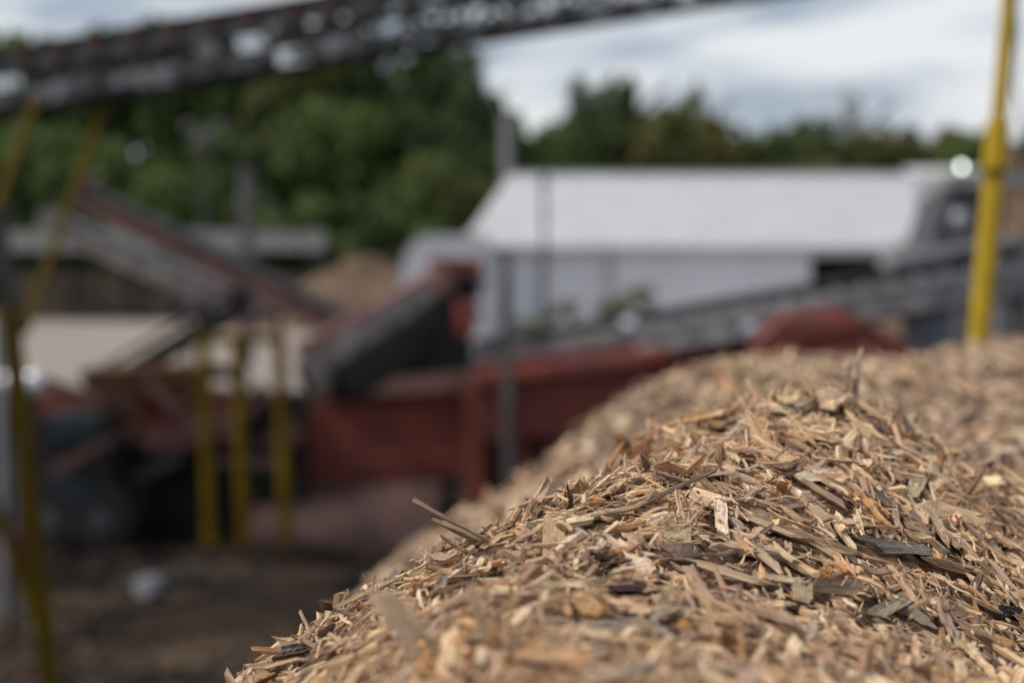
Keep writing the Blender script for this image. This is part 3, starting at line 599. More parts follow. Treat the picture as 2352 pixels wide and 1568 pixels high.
# more individual chips, found by where they show in the picture
def cname(c):
    ref = [('cream', cream), ('pale tan', pale), ('tan', tan), ('brown', brown), ('grey-brown', grey), ('orange', orange), ('rusty brown', rust), ('dark brown', (0.13, 0.08, 0.06)), ('light brown', (0.37, 0.25, 0.16))]
    return min(ref, key=lambda r: sum(abs(a - b) for a, b in zip(np.sqrt(r[1]), np.sqrt(c))))[0]
seen = set(); made = 0; tries = 0
g3 = np.random.default_rng(99)
taken = [(f[1], f[2]) for f in FE]
while made < 215 and tries < 12000:
    tries += 1
    u = g3.uniform(640, 2340); v = g3.uniform(1060, 1560)
    if any(abs(u - a) + abs(v - b) < 26 for a, b in taken): continue
    p = hit(u, v)
    if p is None or p[1] > 3.2 or p[1] < 1.3: continue
    ln = float(np.clip(np.exp(g3.normal(np.log(0.044), 0.34)), 0.026, 0.10)); wd = float(np.clip(ln * np.exp(g3.normal(np.log(0.17), 0.4)), 0.003, 0.013))
    th = min(wd * g3.uniform(0.2, 0.5), 0.005)
    col = PAL[g3.choice(11, p=PW[:11] / PW[:11].sum())] * (1 + 0.12 * g3.standard_normal()); col = tuple(col * min(1, 0.86 / col.max()) * np.array([1.0, 0.965, 0.95]))
    P = p[None]; Rm, n_ = orient(P, g3, 0.15, 0.08, 0.35)
    c = p + n_[0] * 0.013
    e1, e2 = c - Rm[0][:, 0] * ln / 2, c + Rm[0][:, 0] * ln / 2
    a1, b1 = proj(e1); a2, b2 = proj(e2)
    if a2 < a1: a1, b1, a2, b2 = a2, b2, a1, b1
    tt_ = np.linspace(0, 1, 7); sx, sy = a1 + (a2 - a1) * tt_, b1 + (b2 - b1) * tt_
    if any((np.hypot(sx[:, None] - (q[0] + (q[2] - q[0]) * tt_)[None], sy[:, None] - (q[1] + (q[3] - q[1]) * tt_)[None]).min() < q[4] + wd * F / c[1] * 0.5 + 3) for q in CLEAR): continue
    du, dv = a2 - a1, b2 - b1
    lie = 'lying level' if abs(dv) < 0.25 * abs(du) else ('standing steeply' if abs(dv) > 1.6 * abs(du) else ('slanting down right' if dv > 0 else 'slanting up right'))
    size = 'long' if ln > 0.055 else ('short' if ln < 0.036 else 'mid-length')
    shape = 'splinter' if wd / ln < 0.13 else ('flake' if wd / ln > 0.30 else 'chip')
    near = sorted((math.hypot(u - fu, v - fv), nm, u - fu, v - fv) for nm, fu, fv in FE)
    okl = None
    for dist, nm, ddx, ddy in near[:3]:
        how = 'just ' if dist < 55 else ''
        rel = ('right of' if ddx > 0 else 'left of') if abs(ddx) > 1.5 * abs(ddy) else (('below' if ddy > 0 else 'above') if abs(ddy) > 1.5 * abs(ddx) else (('below and right of' if ddx > 0 else 'below and left of') if ddy > 0 else ('above and right of' if ddx > 0 else 'above and left of')))
        lab = f'{size} {cname(col)} {shape} {lie} {how}{rel} the {nm}'
        if len(lab.replace('-', ' ').split()) <= 16 and lab not in seen: okl = lab; break
    if not okl: continue
    seen.add(okl); taken.append((u, v)); CLEAR.append((a1, b1, a2, b2, wd * F / c[1] * 0.4, c[1], 0.25))
    make_chip('wood_chip', okl, 'wood chip', c, Rm[0], ln, wd, th, col, g3, nr=9, top=5, group=GRPC)
    made += 1

# the loose mass, leaving the single chips on top of it
g = np.random.default_rng(41)
add_mass('loose_chips', 27000, (-1.1, 1.5), (1.1, 3.3), 0.036, 0.42, 0.15, (0.3, 0.85), 6, 4, g, infan=(350, 2560), tilt=0.33, wild=0.12)
add_mass('loose_chips', 10000, (-1.1, 1.5), (1.2, 3.3), 0.018, 0.45, 0.2, (0.25, 0.75), 4, 3, g, infan=(350, 2560), tilt=0.28)
add_mass('loose_chips', 3200, (-1.1, 1.5), (1.4, 3.1), 0.066, 0.25, 0.060, (0.4, 0.9), 8, 4, g, pale_share=0.45, infan=(450, 2500), tilt=0.12, wild=0.05, lift=0.008, bend=0.06)
add_mass('fine_splinters', 34000, (-1.0, 1.3), (1.25, 3.0), 0.024, 0.5, 0.055, (0.5, 1.0), 3, 2, g, pale_share=0.3, lift=0.005, tilt=0.34, wild=0.18, infan=(450, 2480), bend=0.3)
add_mass('loose_chips', 28000, (-2.0, 4.0), (3.1, 10.5), 0.055, 0.42, 0.27, (0.15, 0.5), 3, 2, g, tilt=0.3, infan=(500, 2700), lmax=0.2)
add_mass('loose_chips', 9000, (-2.0, 3.0), (-0.2, 3.4), 0.05, 0.4, 0.25, (0.15, 0.5), 3, 2, g, lift=-0.004)

# chips spilled over the dark yard beyond the heap
n = 5200; sx = g.uniform(-9, 3, n * 3); sy = g.uniform(16, 29, n * 3)
kp = vnoise(sx, sy * 0.6, 31, 0.7, 3) + g.normal(0, 0.18, n * 3) > 0.16; sx, sy = sx[kp][:n], sy[kp][:n]; n = len(sx)
a_ = g.uniform(0, 6.28, n); xx_ = np.stack([np.cos(a_), np.sin(a_), g.normal(0, .15, n)], -1); xx_ = norm(xx_)
yy_ = norm(np.cross(np.array([0, 0, 1.0]), xx_)); RR_ = np.stack([xx_, yy_, np.cross(xx_, yy_)], -1)
sP = np.stack([sx, sy, 0.03 + 0.05 * vnoise(sx, sy, 3, 0.5, 3)], -1)
me = chips_mesh('spilled_chips', sP, RR_, g.uniform(.04, .12, n), g.uniform(.01, .03, n), np.full(n, .005), colours(sP, g) * 0.45, g, 3, 2)
o = bpy.data.objects.new('spilled_chips', me); C.objects.link(o); tag(o, 'brown chips spilled in patches over the dark yard', None, None, 'stuff')

# ================================================================== BACKGROUND: machines
def conveyor(name, label, p1, p2, width, depth, bays, mc, mb, belt=True, roller_m=None, bracket_m=None, cat='conveyor', group=None, chord=0.1, brace=0.06, sagbelt=True):
    """truss boom from p1 to p2 (centre of the top chord plane), lattice below, belt above"""
    p1, p2 = Vector(p1), Vector(p2); t = thing(name, label, cat, (p1.x, p1.y, 0), group)
    ax = (p2 - p1).normalized(); side = ax.cross(Vector((0, 0, 1))).normalized(); up = side.cross(ax)
    off = side * width / 2; dn = -up * depth
    for s in (-1, 1):
        beam('chord', p1 + off * s, p2 + off * s, chord, chord, mc, t)
        beam('chord', p1 + off * s + dn, p2 + off * s + dn, chord, chord, mc, t)
        for i in range(bays):
            a = p1.lerp(p2, i / bays) + off * s; b = p1.lerp(p2, (i + 1) / bays) + off * s
            beam('brace', a + dn, b, brace, brace, mc, t) if i % 2 == 0 else beam('brace', a, b + dn, brace, brace, mc, t)
            beam('post', a, a + dn, brace, brace, mc, t)
    for i in range(bays + 1):
        a = p1.lerp(p2, i / bays)
        beam('cross_member', a - off + dn, a + off + dn, brace, brace, mc, t)
        if roller_m: tube('roller', a - off * 1.15 + up * 0.08, a + off * 1.15 + up * 0.08, 0.12, roller_m, t)
        if bracket_m:
            for s in (-1, 1): beam('idler_bracket', a + off * s * 1.2, a + off * s * 1.2 + up * 0.24, 0.10, 0.12, bracket_m, t)
    if belt:
        beam('belt', p1 + up * 0.22, p2 + up * 0.22, width * 1.15, 0.06, mb, t, up=up)
        if sagbelt: beam('return_belt', p1 - up * depth * 0.4, p2 - up * depth * 0.4, width * 0.9, 0.03, mb, t, up=up)
    tube('end_drum', p1 - off * 1.1 + up * 0.05, p1 + off * 1.1 + up * 0.05, 0.42, roller_m or mc, t)
    tube('end_drum', p2 - off * 1.1 + up * 0.05, p2 + off * 1.1 + up * 0.05, 0.42, roller_m or mc, t)
    return t
# overhead boom across the top
ov = conveyor('overhead_conveyor', 'long dark lattice conveyor boom crossing high overhead on yellow legs', W(-500, 254, 28.5), W(2300, -208, 22.2), 1.0, 0.46, 30,
              M_steeld, M_black, roller_m=M_steel, bracket_m=M_orb, chord=0.12, brace=0.055, sagbelt=False)
p1, p2 = Vector(W(-500, 254, 28.5)), Vector(W(2300, -208, 22.2))
beam('belt_guard', p1 + Vector((0, -0.54, 0.17)), p2 + Vector((0, -0.54, 0.17)), 0.05, 0.18, M_black, ov)
gm = random.Random(5)
for i in range(56):    # plates added along the boom, pale ones imitating sky through the lattice
    t_ = (i + 0.3 * gm.random()) / 56; a = p1.lerp(p2, t_)
    z = gm.choice([-0.16, -0.22, -0.42, -0.46])
    slabm = gm.choice([M_steel, M_steeld, M_blackp, M_steel, M_chrome])
    beam('patch_plate', a + Vector((-0.14, -0.58, z)), a + Vector((0.14 + 0.1 * gm.random(), -0.60, z + 0.04)), 0.03, 0.13 + 0.1 * gm.random(), slabm, ov)
def leg(u1, v1, d1, u2, v2, d2, wd, m, t, name='support_leg'): return beam(name, W(u1, v1, d1), W(u2, v2, d2), wd, wd, m, t)
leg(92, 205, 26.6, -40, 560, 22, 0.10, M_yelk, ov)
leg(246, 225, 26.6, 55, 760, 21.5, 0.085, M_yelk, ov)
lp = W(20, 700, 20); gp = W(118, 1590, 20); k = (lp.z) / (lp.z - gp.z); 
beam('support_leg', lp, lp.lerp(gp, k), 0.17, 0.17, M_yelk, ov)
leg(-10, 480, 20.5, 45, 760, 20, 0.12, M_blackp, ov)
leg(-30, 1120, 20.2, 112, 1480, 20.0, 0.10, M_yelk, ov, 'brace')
# grey post behind the yellow leg
gt = thing('steel_post', 'grey steel post at the left edge behind the yellow leg', 'post', (*W(8, 700, 24).xy, 0))
beam('post_shaft', (*W(8, 700, 24).xy, 0.03), W(8, 730, 24), 0.2, 0.2, M_grey, gt)
beam('base_plate', (*W(8, 700, 24).xy, 0.0), (*W(8, 700, 24).xy, 0.03), 0.4, 0.4, M_steeld, gt)

# two stackers crossing behind (left)
st = conveyor('stacker_conveyor', 'dull maroon stacker conveyor rising to the left in front of the pallet stacks', W(190, 448, 45), W(790, 745, 38), 0.30, 0.24, 12, M_stk, M_blackp, roller_m=M_stk, chord=0.10, brace=0.06)
tube('head_drum', W(198, 432, 45) + Vector((0, -0.5, 0)), W(198, 432, 45) + Vector((0, 0.5, 0)), 0.55, M_dust, st)
st2 = conveyor('stacker_conveyor', 'grey stacker conveyor rising to the left just below the maroon one', W(110, 505, 52), W(600, 715, 44), 0.34, 0.22, 12, M_stg, M_steeld, roller_m=M_stg, chord=0.15, brace=0.07)
for T_, u, v0, d in ((st, 560, 640, 41), (st, 640, 670, 40.5), (st2, 430, 655, 47)):
    beam('support_leg', W(u, v0, d), (*W(u, v0, d).xy, 0), 0.14, 0.14, M_grey if T_ is st2 else M_maroon, T_)
dk = conveyor('feed_conveyor', 'dark brown feed conveyor dropping left onto the rusty hopper', W(560, 690, 33), W(250, 872, 33), 0.6, 0.16, 8, M_blackp, M_black, chord=0.14)

# wide belt conveyor in the middle with a maroon side
mc = thing('belt_conveyor', 'wide black belt conveyor with a dusty maroon side rail, rising right to a small head', 'conveyor', (*W(880, 760, 28).xy, 0))
a, b = W(735, 870, 27.5), W(1050, 655, 29.5)
beam('belt', a, b, 0.9, 0.36, M_black, mc)
beam('belt_cover', a + Vector((-0.08, -0.52, 0.06)), b + Vector((-0.08, -0.52, 0.06)), 0.06, 0.46, M_cov, mc)
beam('side_rail', W(690, 818, 27.2), W(1045, 622, 29.0), 0.12, 0.34, M_rim, mc)
beam('lower_frame', W(790, 905, 27.4), W(1070, 712, 29.5), 0.5, 0.22, M_blackp, mc)
beam('head_hood', W(990, 610, 29.2), W(1108, 612, 29.2), 0.8, 0.22, M_redd, mc)
beam('head_chute', W(1092, 610, 29.2), W(1112, 660, 29.2), 0.7, 0.14, M_grey, mc)
prism('drive_housing', [(890, 790), (1010, 700), (1075, 740), (1085, 850), (870, 868)], 28.6, 1.2, M_blackp, mc)
beam('support_leg', W(1030, 690, 34.6), (*W(1030, 690, 34.6).xy, 0), 0.2, 0.2, M_blackp, mc)
beam('cross_beam', W(1040, 700, 29.6), W(1030, 690, 34.7), 0.16, 0.16, M_blackp, mc)
beam('cross_beam', W(800, 850, 28.2), W(760, 850, 32.6), 0.16, 0.16, M_blackp, mc)
beam('support_leg', W(760, 850, 32.5), (*W(760, 850, 32.5).xy, 0), 0.2, 0.2, M_blackp, mc)
tube('drive_motor', W(1066, 690, 28.7), W(1068, 770, 28.7), 0.32, M_redb, mc)

# red feed hopper
rh = thing('feed_hopper', 'big dull red steel feed hopper with a dusty rim and sloping front apron', 'hopper', (*W(950, 900, 30).xy, 0))
prism('hopper_side', [(735, 905), (1080, 893), (1085, 1075), (700, 1095), (672, 1010)], 31.3, 2.5, M_red, rh)
prism('rim', [(760, 862), (1095, 852), (1100, 896), (735, 910)], 31.1, 2.9, M_rim, rh)
prism('side_rim', [(1110, 858), (1290, 832), (1290, 872), (1110, 900)], 31.3, 0.3, M_rim, rh)
prism('lower_band', [(640, 1060), (1080, 1045), (1080, 1092), (620, 1110)], 30.9, 0.15, M_redd, rh)
f = [W(600, 1110, 31.0), W(1010, 1096, 31.0), (*W(1000, 1252, 29.7).xy, W(1000, 1252, 29.7).z), W(560, 1246, 29.9)]
fb = [Vector(p) + Vector((0, 0.3, -0.12)) for p in f]
mesh_obj('front_apron', [Vector(p) for p in f] + fb, [(0, 1, 2, 3), (7, 6, 5, 4), (0, 4, 5, 1), (1, 5, 6, 2), (2, 6, 7, 3), (3, 7, 4, 0)], M_dust, rh)
beam('red_post', W(1088, 895, 30.6), (*W(1095, 1170, 30.6).xy, 0), 0.26, 0.26, M_red, rh)
prism('side_panel', [(1112, 905), (1290, 870), (1292, 1250), (1112, 1250)], 31.6, 0.3, M_maroon, rh)
beam('panel_rib', W(1200, 890, 31.2), (*W(1200, 890, 31.2).xy, 0), 0.18, 0.1, M_redd, rh)
beam('panel_rib', W(1270, 880, 31.2), (*W(1270, 880, 31.2).xy, 0), 0.2, 0.1, M_red, rh)
for u in (640, 820, 990): beam('hopper_foot', W(u, 1235, 30.2), (*W(u, 1235, 30.2).xy, 0), 0.3, 0.3, M_blackp, rh)
prism('under_shadow', [(605, 1252), (880, 1262), (880, 1300), (610, 1290)], 29.8, 1.6, M_blackp, rh)  # black slab that paints the shadow beneath the hopper front
sp = thing('steel_post', 'tall grey steel post in front of the red feed hopper', 'post', (*W(1166, 800, 27.6).xy, 0))
beam('post_shaft', W(1163, 570, 27.6), (*W(1166, 1100, 27.6).xy, 0), 0.15, 0.15, M_stg, sp)
beam('base_plate', (*W(1166, 1100, 27.6).xy, 0.02), (*W(1166, 1100, 27.6).xy, 0.06), 0.45, 0.45, M_steeld, sp)

# long low conveyor on the right, above the red machine body
lc = conveyor('discharge_conveyor', 'long low grey discharge conveyor climbing right past the white building', W(1130, 818, 31), W(2420, 606, 24), 0.8, 0.28, 24, M_grey, M_steeld, roller_m=M_steel, chord=0.13, brace=0.08)
for i in range(15):
    a = W(1130, 812, 30.4).lerp(W(2420, 600, 23.4), (i + 0.5) / 15)
    beam('side_cover', a + Vector((-0.25, 0, -0.12)), a + Vector((0.28, 0, -0.10)), 0.04, 0.15, [M_grey, M_steel, M_grey][i % 3], lc)
rb = thing('screening_machine', 'dark red screening machine body beneath the grey discharge conveyor', 'machine', (*W(1500, 850, 28).xy, 0))
prism('body_side', [(1090, 882), (1420, 838), (1760, 778), (1760, 900), (1420, 980), (1090, 1010)], 28.0, 1.6, M_redd, rb)
prism('top_rail', [(1085, 858), (1420, 818), (1765, 755), (1765, 782), (1420, 842), (1085, 886)], 27.8, 1.9, M_red, rb)
prism('upper_plate', [(1090, 828), (1400, 795), (1700, 738), (1700, 762), (1400, 822), (1090, 862)], 28.2, 1.2, M_maroon, rb)
prism('engine_hood', [(1752, 775), (1815, 724), (1935, 708), (2105, 800), (2105, 900), (1752, 900)], 23.4, 1.4, M_redd, rb)
prism('hood_plate', [(1810, 728), (1930, 712), (1990, 748), (1830, 770)], 23.3, 0.1, M_red, rb)
for u in (1180, 1480, 1760, 2040): beam('support_leg', W(u, 880, 28.4), (*W(u, 880, 28.4).xy, 0), 0.25, 0.25, M_redd, rb)
for (u, v, d) in ((1440, 748, 27.0), (1722, 760, 25.5)):
    tube('end_cap', W(u - 14, v, d), W(u + 14, v, d), 0.2, M_chrome, rb)

# yellow guard frame
yf = thing('guard_frame', 'worn yellow steel guard frame with three tall posts left of the red hopper', 'guard frame', (*W(550, 900, 29.5).xy, 0))
for u, v0, v1 in ((467, 772, 1235), (545, 780, 1238), (642, 776, 1240)):
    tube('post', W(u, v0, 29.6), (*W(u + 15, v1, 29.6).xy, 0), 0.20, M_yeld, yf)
beam('top_rail', W(455, 778, 29.6), W(655, 778, 29.6), 0.14, 0.14, M_yeld, yf)
beam('middle_rail', W(285, 862, 29.6), W(560, 855, 29.6), 0.18, 0.20, M_org, yf)
beam('short_post', W(310, 862, 29.6), W(318, 1020, 29.6), 0.2, 0.2, M_org, yf)
beam('short_post', W(440, 862, 29.6), W(444, 950, 29.6), 0.18, 0.18, M_org, yf)

# rusty hopper and dark chassis on the left
hp = thing('rusty_hopper', 'rusty orange-brown hopper on a black chassis left of the yellow frame', 'hopper', (*W(330, 900, 31).xy, 0))
prism('hopper_bin', [(178, 852), (470, 848), (440, 905), (205, 915)], 31, 1.8, M_org, hp)
prism('hopper_skirt', [(80, 905), (300, 890), (500, 905), (490, 975), (90, 985)], 31.3, 1.4, M_redd, hp)
prism('lower_chute', [(300, 985), (540, 960), (560, 1010), (340, 1040)], 30.8, 0.5, M_maroon, hp)
prism('chassis', [(230, 1000), (545, 985), (560, 1250), (250, 1262)], 31.5, 2.0, M_blackp, hp)
for (a_, b_, c_, d_, w_) in ((330, 872, 455, 985, .12), (205, 905, 290, 1010, .12), (500, 850, 395, 960, .10), (85, 870, 235, 925, .16), (150, 985, 300, 915, .1), (545, 985, 610, 905, .12), (590, 880, 690, 1000, .12), (600, 1010, 690, 1010, .14), (470, 1060, 640, 1065, .12)):
    beam('brace', W(a_, b_, 30.6), W(c_, d_, 30.4), w_, w_, M_stk, hp)
beam('diagonal_chute', W(250, 1130, 31), W(425, 1040, 31), 0.3, 0.22, M_steeld, hp)
prism('rear_plate', [(560, 900), (700, 905), (700, 1215), (560, 1225)], 30.6, 0.6, M_blackp, hp)

# teal loader
tl = thing('loader', 'dark teal loader with a blocky cab parked at the left behind the yellow leg', 'loader', (*W(170, 1080, 29.5).xy, 0))
prism('body', [(85, 1085), (250, 1090), (262, 1190), (80, 1190)], 29.3, 2.2, M_blackp, tl)
prism('cab', [(92, 955), (228, 958), (250, 1060), (240, 1092), (88, 1092)], 29.5, 1.5, M_blackp, tl)
prism('cab_window', [(112, 962), (215, 966), (222, 1008), (110, 1004)], 29.42, 0.06, M_teal, tl)
prism('side_panel', [(98, 1098), (180, 1098), (236, 1150), (170, 1160)], 29.2, 0.08, M_teal, tl)
beam('boom_arm', W(120, 1085, 29.0), W(262, 1005, 28.9), 0.16, 0.14, M_stk, tl)
for u in (110, 232):
    c_ = W(u, 1190, 29.2); c_.z = 0.45
    wh = tube('wheel', c_ + Vector((0, -0.05, 0)), c_ + Vector((0, 0.35, 0)), 0.9, M_black, tl)
    tube('wheel_hub', c_ + Vector((0, -0.1, 0)), c_ + Vector((0, 0.0, 0)), 0.36, M_steeld, tl)
    c2 = c_ + Vector((0, 1.7, 0)); tube('wheel', c2, c2 + Vector((0, 0.35, 0)), 0.9, M_black, tl)
def ball(name, c, rx, ry, rz, m, parent=None, n=10, loc=None):
    vs = []; fs = []
    for j in range(n + 1):
        for i in range(2 * n):
            a_, b_ = math.pi * j / n, math.pi * i / n
            vs.append(Vector(c) + Vector((rx * math.sin(a_) * math.cos(b_), ry * math.sin(a_) * math.sin(b_), rz * math.cos(a_))))
    for j in range(n):
        for i in range(2 * n):
            fs.append((j * 2 * n + i, j * 2 * n + (i + 1) % (2 * n), (j + 1) * 2 * n + (i + 1) % (2 * n), (j + 1) * 2 * n + i))
    return mesh_obj(name, vs, fs, m, parent, smooth=True, loc=loc)
# two bright metal balls on stands, added to imitate blurred highlights
for u, lab, s in ((18, 'bright metal ball imitating a highlight at the photo edge left of the yellow leg', 0.09), (78, 'bright metal ball imitating a highlight just right of the yellow leg', 0.11)):
    c_ = W(u, 880, 22.5)
    t = thing('highlight_ball', lab, 'highlight ball', (c_.x, c_.y, 0))
    ball('bright_ball', c_, s, s, s * 1.4, M_chrome, t)
    tube('stand', c_ - Vector((0, 0, s)), (c_.x, c_.y, 0), 0.08, M_blackp, t)
# white bucket and black pipe on the ground
c_ = G(330, 25.3)
bk = thing('bucket', 'white plastic bucket lying on its side on the dark ground', 'bucket', c_)
def frustum(name, p, ax, r0, r1, ln, m, parent, n=20):
    ax = Vector(ax).normalized(); s_ = ax.cross(Vector((0, 0, 1))).normalized(); t_ = s_.cross(ax)
    vs = []
    for r_, o_ in ((r0, 0), (r1, ln), (r1 * 0.92, ln), (r0 * 0.9, 0.02)):
        for i in range(n):
            a_ = 2 * math.pi * i / n; vs.append(Vector(p) + ax * o_ + s_ * r_ * math.cos(a_) + t_ * r_ * math.sin(a_))
    fs = []
    for k_ in range(3):
        for i in range(n): fs.append((k_ * n + i, k_ * n + (i + 1) % n, (k_ + 1) * n + (i + 1) % n, (k_ + 1) * n + i))
    fs += [tuple(range(n))[::-1], tuple(range(3 * n, 4 * n))]
    return mesh_obj(name, vs, fs, m, parent)
frustum('bucket_shell', c_ + Vector((-0.02, -0.1, 0.14)), (0.5, 0.86, 0), 0.13, 0.11, 0.26, M_plast, bk)
frustum('bucket_rim', c_ + Vector((-0.03, -0.12, 0.14)), (0.5, 0.86, 0), 0.14, 0.14, 0.04, M_plast, bk)
pp = tube('black_pipe', G(352, 25.6) + Vector((0, 0, 0.12)), G(475, 25.9) + Vector((0, 0, 0.12)), 0.24, M_black)
tag(pp, 'short black pipe lying on the ground right of the white bucket', 'pipe')
c_ = G(16, 26.0)
br = thing('barrel', 'crimson red barrel at the left edge of the yard', 'barrel', c_)
frustum('barrel_shell', c_ + Vector((0, 0, 0.0)), (0.001, 0, 1), 0.26, 0.26, 0.75, M_redpl, br)
for z in (0.2, 0.5): frustum('hoop', c_ + Vector((0, 0, z)), (0.001, 0, 1), 0.275, 0.275, 0.03, M_redpl, br)

# ------------------------------------------------------------------ the yellow post on the right
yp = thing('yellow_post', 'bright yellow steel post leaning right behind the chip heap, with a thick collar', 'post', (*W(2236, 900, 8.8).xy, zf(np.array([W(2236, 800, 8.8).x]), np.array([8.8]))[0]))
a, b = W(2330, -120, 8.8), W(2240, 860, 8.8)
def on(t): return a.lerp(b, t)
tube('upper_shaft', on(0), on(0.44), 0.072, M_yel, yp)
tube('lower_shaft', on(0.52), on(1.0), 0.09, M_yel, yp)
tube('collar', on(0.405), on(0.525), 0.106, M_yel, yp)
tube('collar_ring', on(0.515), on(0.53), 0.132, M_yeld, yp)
pc = [W(2322, -60, 8.75), W(2334, 60, 8.75), W(2338, 130, 8.75), W(2330, 200, 8.75), W(2352, 300, 8.75), W(2344, 420, 8.8)]
for i in range(len(pc) - 1): tube('cable', pc[i], pc[i + 1], 0.014, M_blackp, yp)

# ------------------------------------------------------------------ steelwork and machine at the right
sw = thing('support_steelwork', 'grey steel support frame between the discharge conveyor and the yellow post', 'steelwork', (*W(2150, 650, 27).xy, 0))
for u, d, m_ in ((2095, 26.0, M_bgrey), (2150, 26.0, M_bgrey), (2212, 26.5, M_steel), (2300, 27, M_grey)):
    beam('column', W(u, 600, d), (*W(u, 600, d).xy, 0), 0.20 if u != 2150 else 0.34, 0.2, m_, sw)
beam('cross_rail', W(2050, 610, 25.8), W(2330, 560, 26.5), 0.16, 0.18, M_grey, sw)
beam('cross_rail', W(2060, 668, 25.8), W(2240, 650, 26.5), 0.12, 0.12, M_steeld, sw)
beam('diagonal_brace', W(2180, 610, 25.9), W(2230, 580, 26.0), 0.1, 0.16, M_blackp, sw)
gr = thing('grinder', 'dark grey grinder with a sloping hood beside the building, partly behind the yellow post', 'machine', (*W(2230, 560, 40).xy, 0))
prism('hood', [(2180, 440), (2225, 430), (2300, 430), (2300, 560), (2134, 562)], 40, 2.5, M_steeld, gr)
prism('hood_top', [(2180, 398), (2420, 392), (2420, 426), (2178, 430)], 39.8, 3.0, M_wgrey, gr)
prism('feed_deck', [(2105, 556), (2260, 545), (2400, 545), (2400, 585), (2110, 600)], 39.9, 2.2, M_grey, gr)
ball('air_tank', W(2206, 512, 39.5), 0.22, 0.22, 0.28, M_steel, gr)
prism('engine_box', [(2290, 590), (2420, 560), (2420, 860), (2285, 800)], 27.5, 3.0, M_blackp, gr)
prism('undercarriage', [(2120, 600), (2400, 585), (2400, 720), (2130, 730)], 40.5, 2.0, M_blackp, gr)
for u in (2160, 2300): beam('track_leg', W(u, 700, 41), (*W(u, 700, 41).xy, 0), 0.6, 0.5, M_blackp, gr)
# a small glowing ball on a stalk above the grinder
lm = bpy.data.materials.new('glowing spot'); lm.use_nodes = True
lb = lm.node_tree.nodes['Principled BSDF']; lb.inputs['Emission Color'].default_value = (0.9, 1.0, 0.85, 1); lb.inputs['Emission Strength'].default_value = 7
lb.inputs['Base Color'].default_value = (0.8, 0.8, 0.8, 1)
wl = ball('glow_ball', W(2208, 383, 39.2), 0.055, 0.03, 0.055, lm, gr)
tube('glow_stalk', W(2208, 392, 39.3), W(2208, 425, 39.6), 0.05, M_steeld, gr)

# ------------------------------------------------------------------ white building
bd = thing('white_building', 'long white shed with a plain white metal roof and one dark doorway', 'building', (*W(1600, 700, 98).xy, 0))
rL0, rR0, eR0, eL0 = W(1172, 400, 108), W(2090, 400, 108), W(2112, 562, 96), W(1056, 562, 96)
th_ = Vector((0, 0, -0.18))
def roofpanel(name, p, m_): 
    q = [Vector(x) for x in p]; return mesh_obj(name, q + [x + th_ for x in q], [(0, 1, 2, 3), (7, 6, 5, 4), (0, 4, 5, 1), (1, 5, 6, 2), (2, 6, 7, 3), (3, 7, 4, 0)], m_, bd)
NP = 24
for i in range(NP):
    t0, t1 = i / NP + 0.0007, (i + 1) / NP - 0.0007
    roofpanel('roof_panel', [rL0.lerp(rR0, t0), rL0.lerp(rR0, t1), eL0.lerp(eR0, t1), eL0.lerp(eR0, t0)], M_roof)
# rear roof slope and walls
bL, bR = rL0 + (rL0 - eL0), rR0 + (rR0 - eR0); bL.z = eL0.z; bR.z = eR0.z
roofpanel('rear_roof', [rL0, bL, bR, rR0], M_roof)
wl0 = eL0 + Vector((0.4, 0.5, -0.2)); wr0 = eR0 + Vector((-0.3, 0.5, -0.2))
dx0, dx1 = W(1862, 600, 96.5).x, W(2022, 600, 96.5).x; dz = W(1900, 588, 96.5).z
def wallp(name, xa, xb, z0, z1, y=wl0.y, th=0.25, m_=M_wall): return slab(name, ((xa + xb) / 2, y + th / 2, (z0 + z1) / 2), xb - xa, th, z1 - z0, m_, bd)
NW = 16; xs_ = np.linspace(wl0.x, dx0, NW + 1)
for i in range(NW): wallp('wall_panel', xs_[i] + 0.01, xs_[i + 1] - 0.01, 0, wl0.z)
wallp('wall_panel', dx1, wr0.x, 0, wr0.z)
wallp('door_lintel', dx0, dx1, dz, wl0.z)
wallp('doorway', dx0, dx1, 0, dz - 0.01, y=wl0.y + 1.5, m_=M_dark)  # near-black panel inside the opening paints the shade of the interior
wallp('rear_wall', wl0.x, wr0.x, 0, wl0.z, y=bL.y - 0.5)
for x0, pk in ((wl0, (rL0, bL)), (wr0, (rR0, bR))):
    r_, b_ = pk; vs = [Vector((x0.x, x0.y, 0)), Vector((x0.x, x0.y, x0.z)), Vector((r_.x, r_.y, r_.z - 0.2)), Vector((b_.x, b_.y - 0.5, x0.z)), Vector((b_.x, b_.y - 0.5, 0))]
    vs2 = [v + Vector((0.2, 0, 0)) for v in vs]; n = 5
    mesh_obj('gable_wall', vs + vs2, [tuple(range(n)), tuple(range(n, 2 * n))[::-1]] + [(i, n + i, n + (i + 1) % n, (i + 1) % n) for i in range(n)], M_wall, bd)
beam('ridge_cap', rL0 + Vector((0, -0.05, 0.04)), rR0 + Vector((0, -0.05, 0.04)), 0.5, 0.1, M_roof, bd)
beam('gutter', eL0 + Vector((0, -0.12, -0.12)), eR0 + Vector((0, -0.12, -0.12)), 0.2, 0.16, M_wall, bd)
for u in (1245, 1400): tube('downpipe', W(u, 575, 95.9), (*W(u, 575, 95.9).xy, 0), 0.22, M_steel, bd)
b2 = thing('white_building', 'slightly taller white roofed bay at the right end of the long shed', 'building', (*W(2160, 700, 100).xy, 0))
q = [W(2076, 386, 110), W(2290, 386, 110), W(2330, 560, 98.5), W(2116, 560, 98.5)]
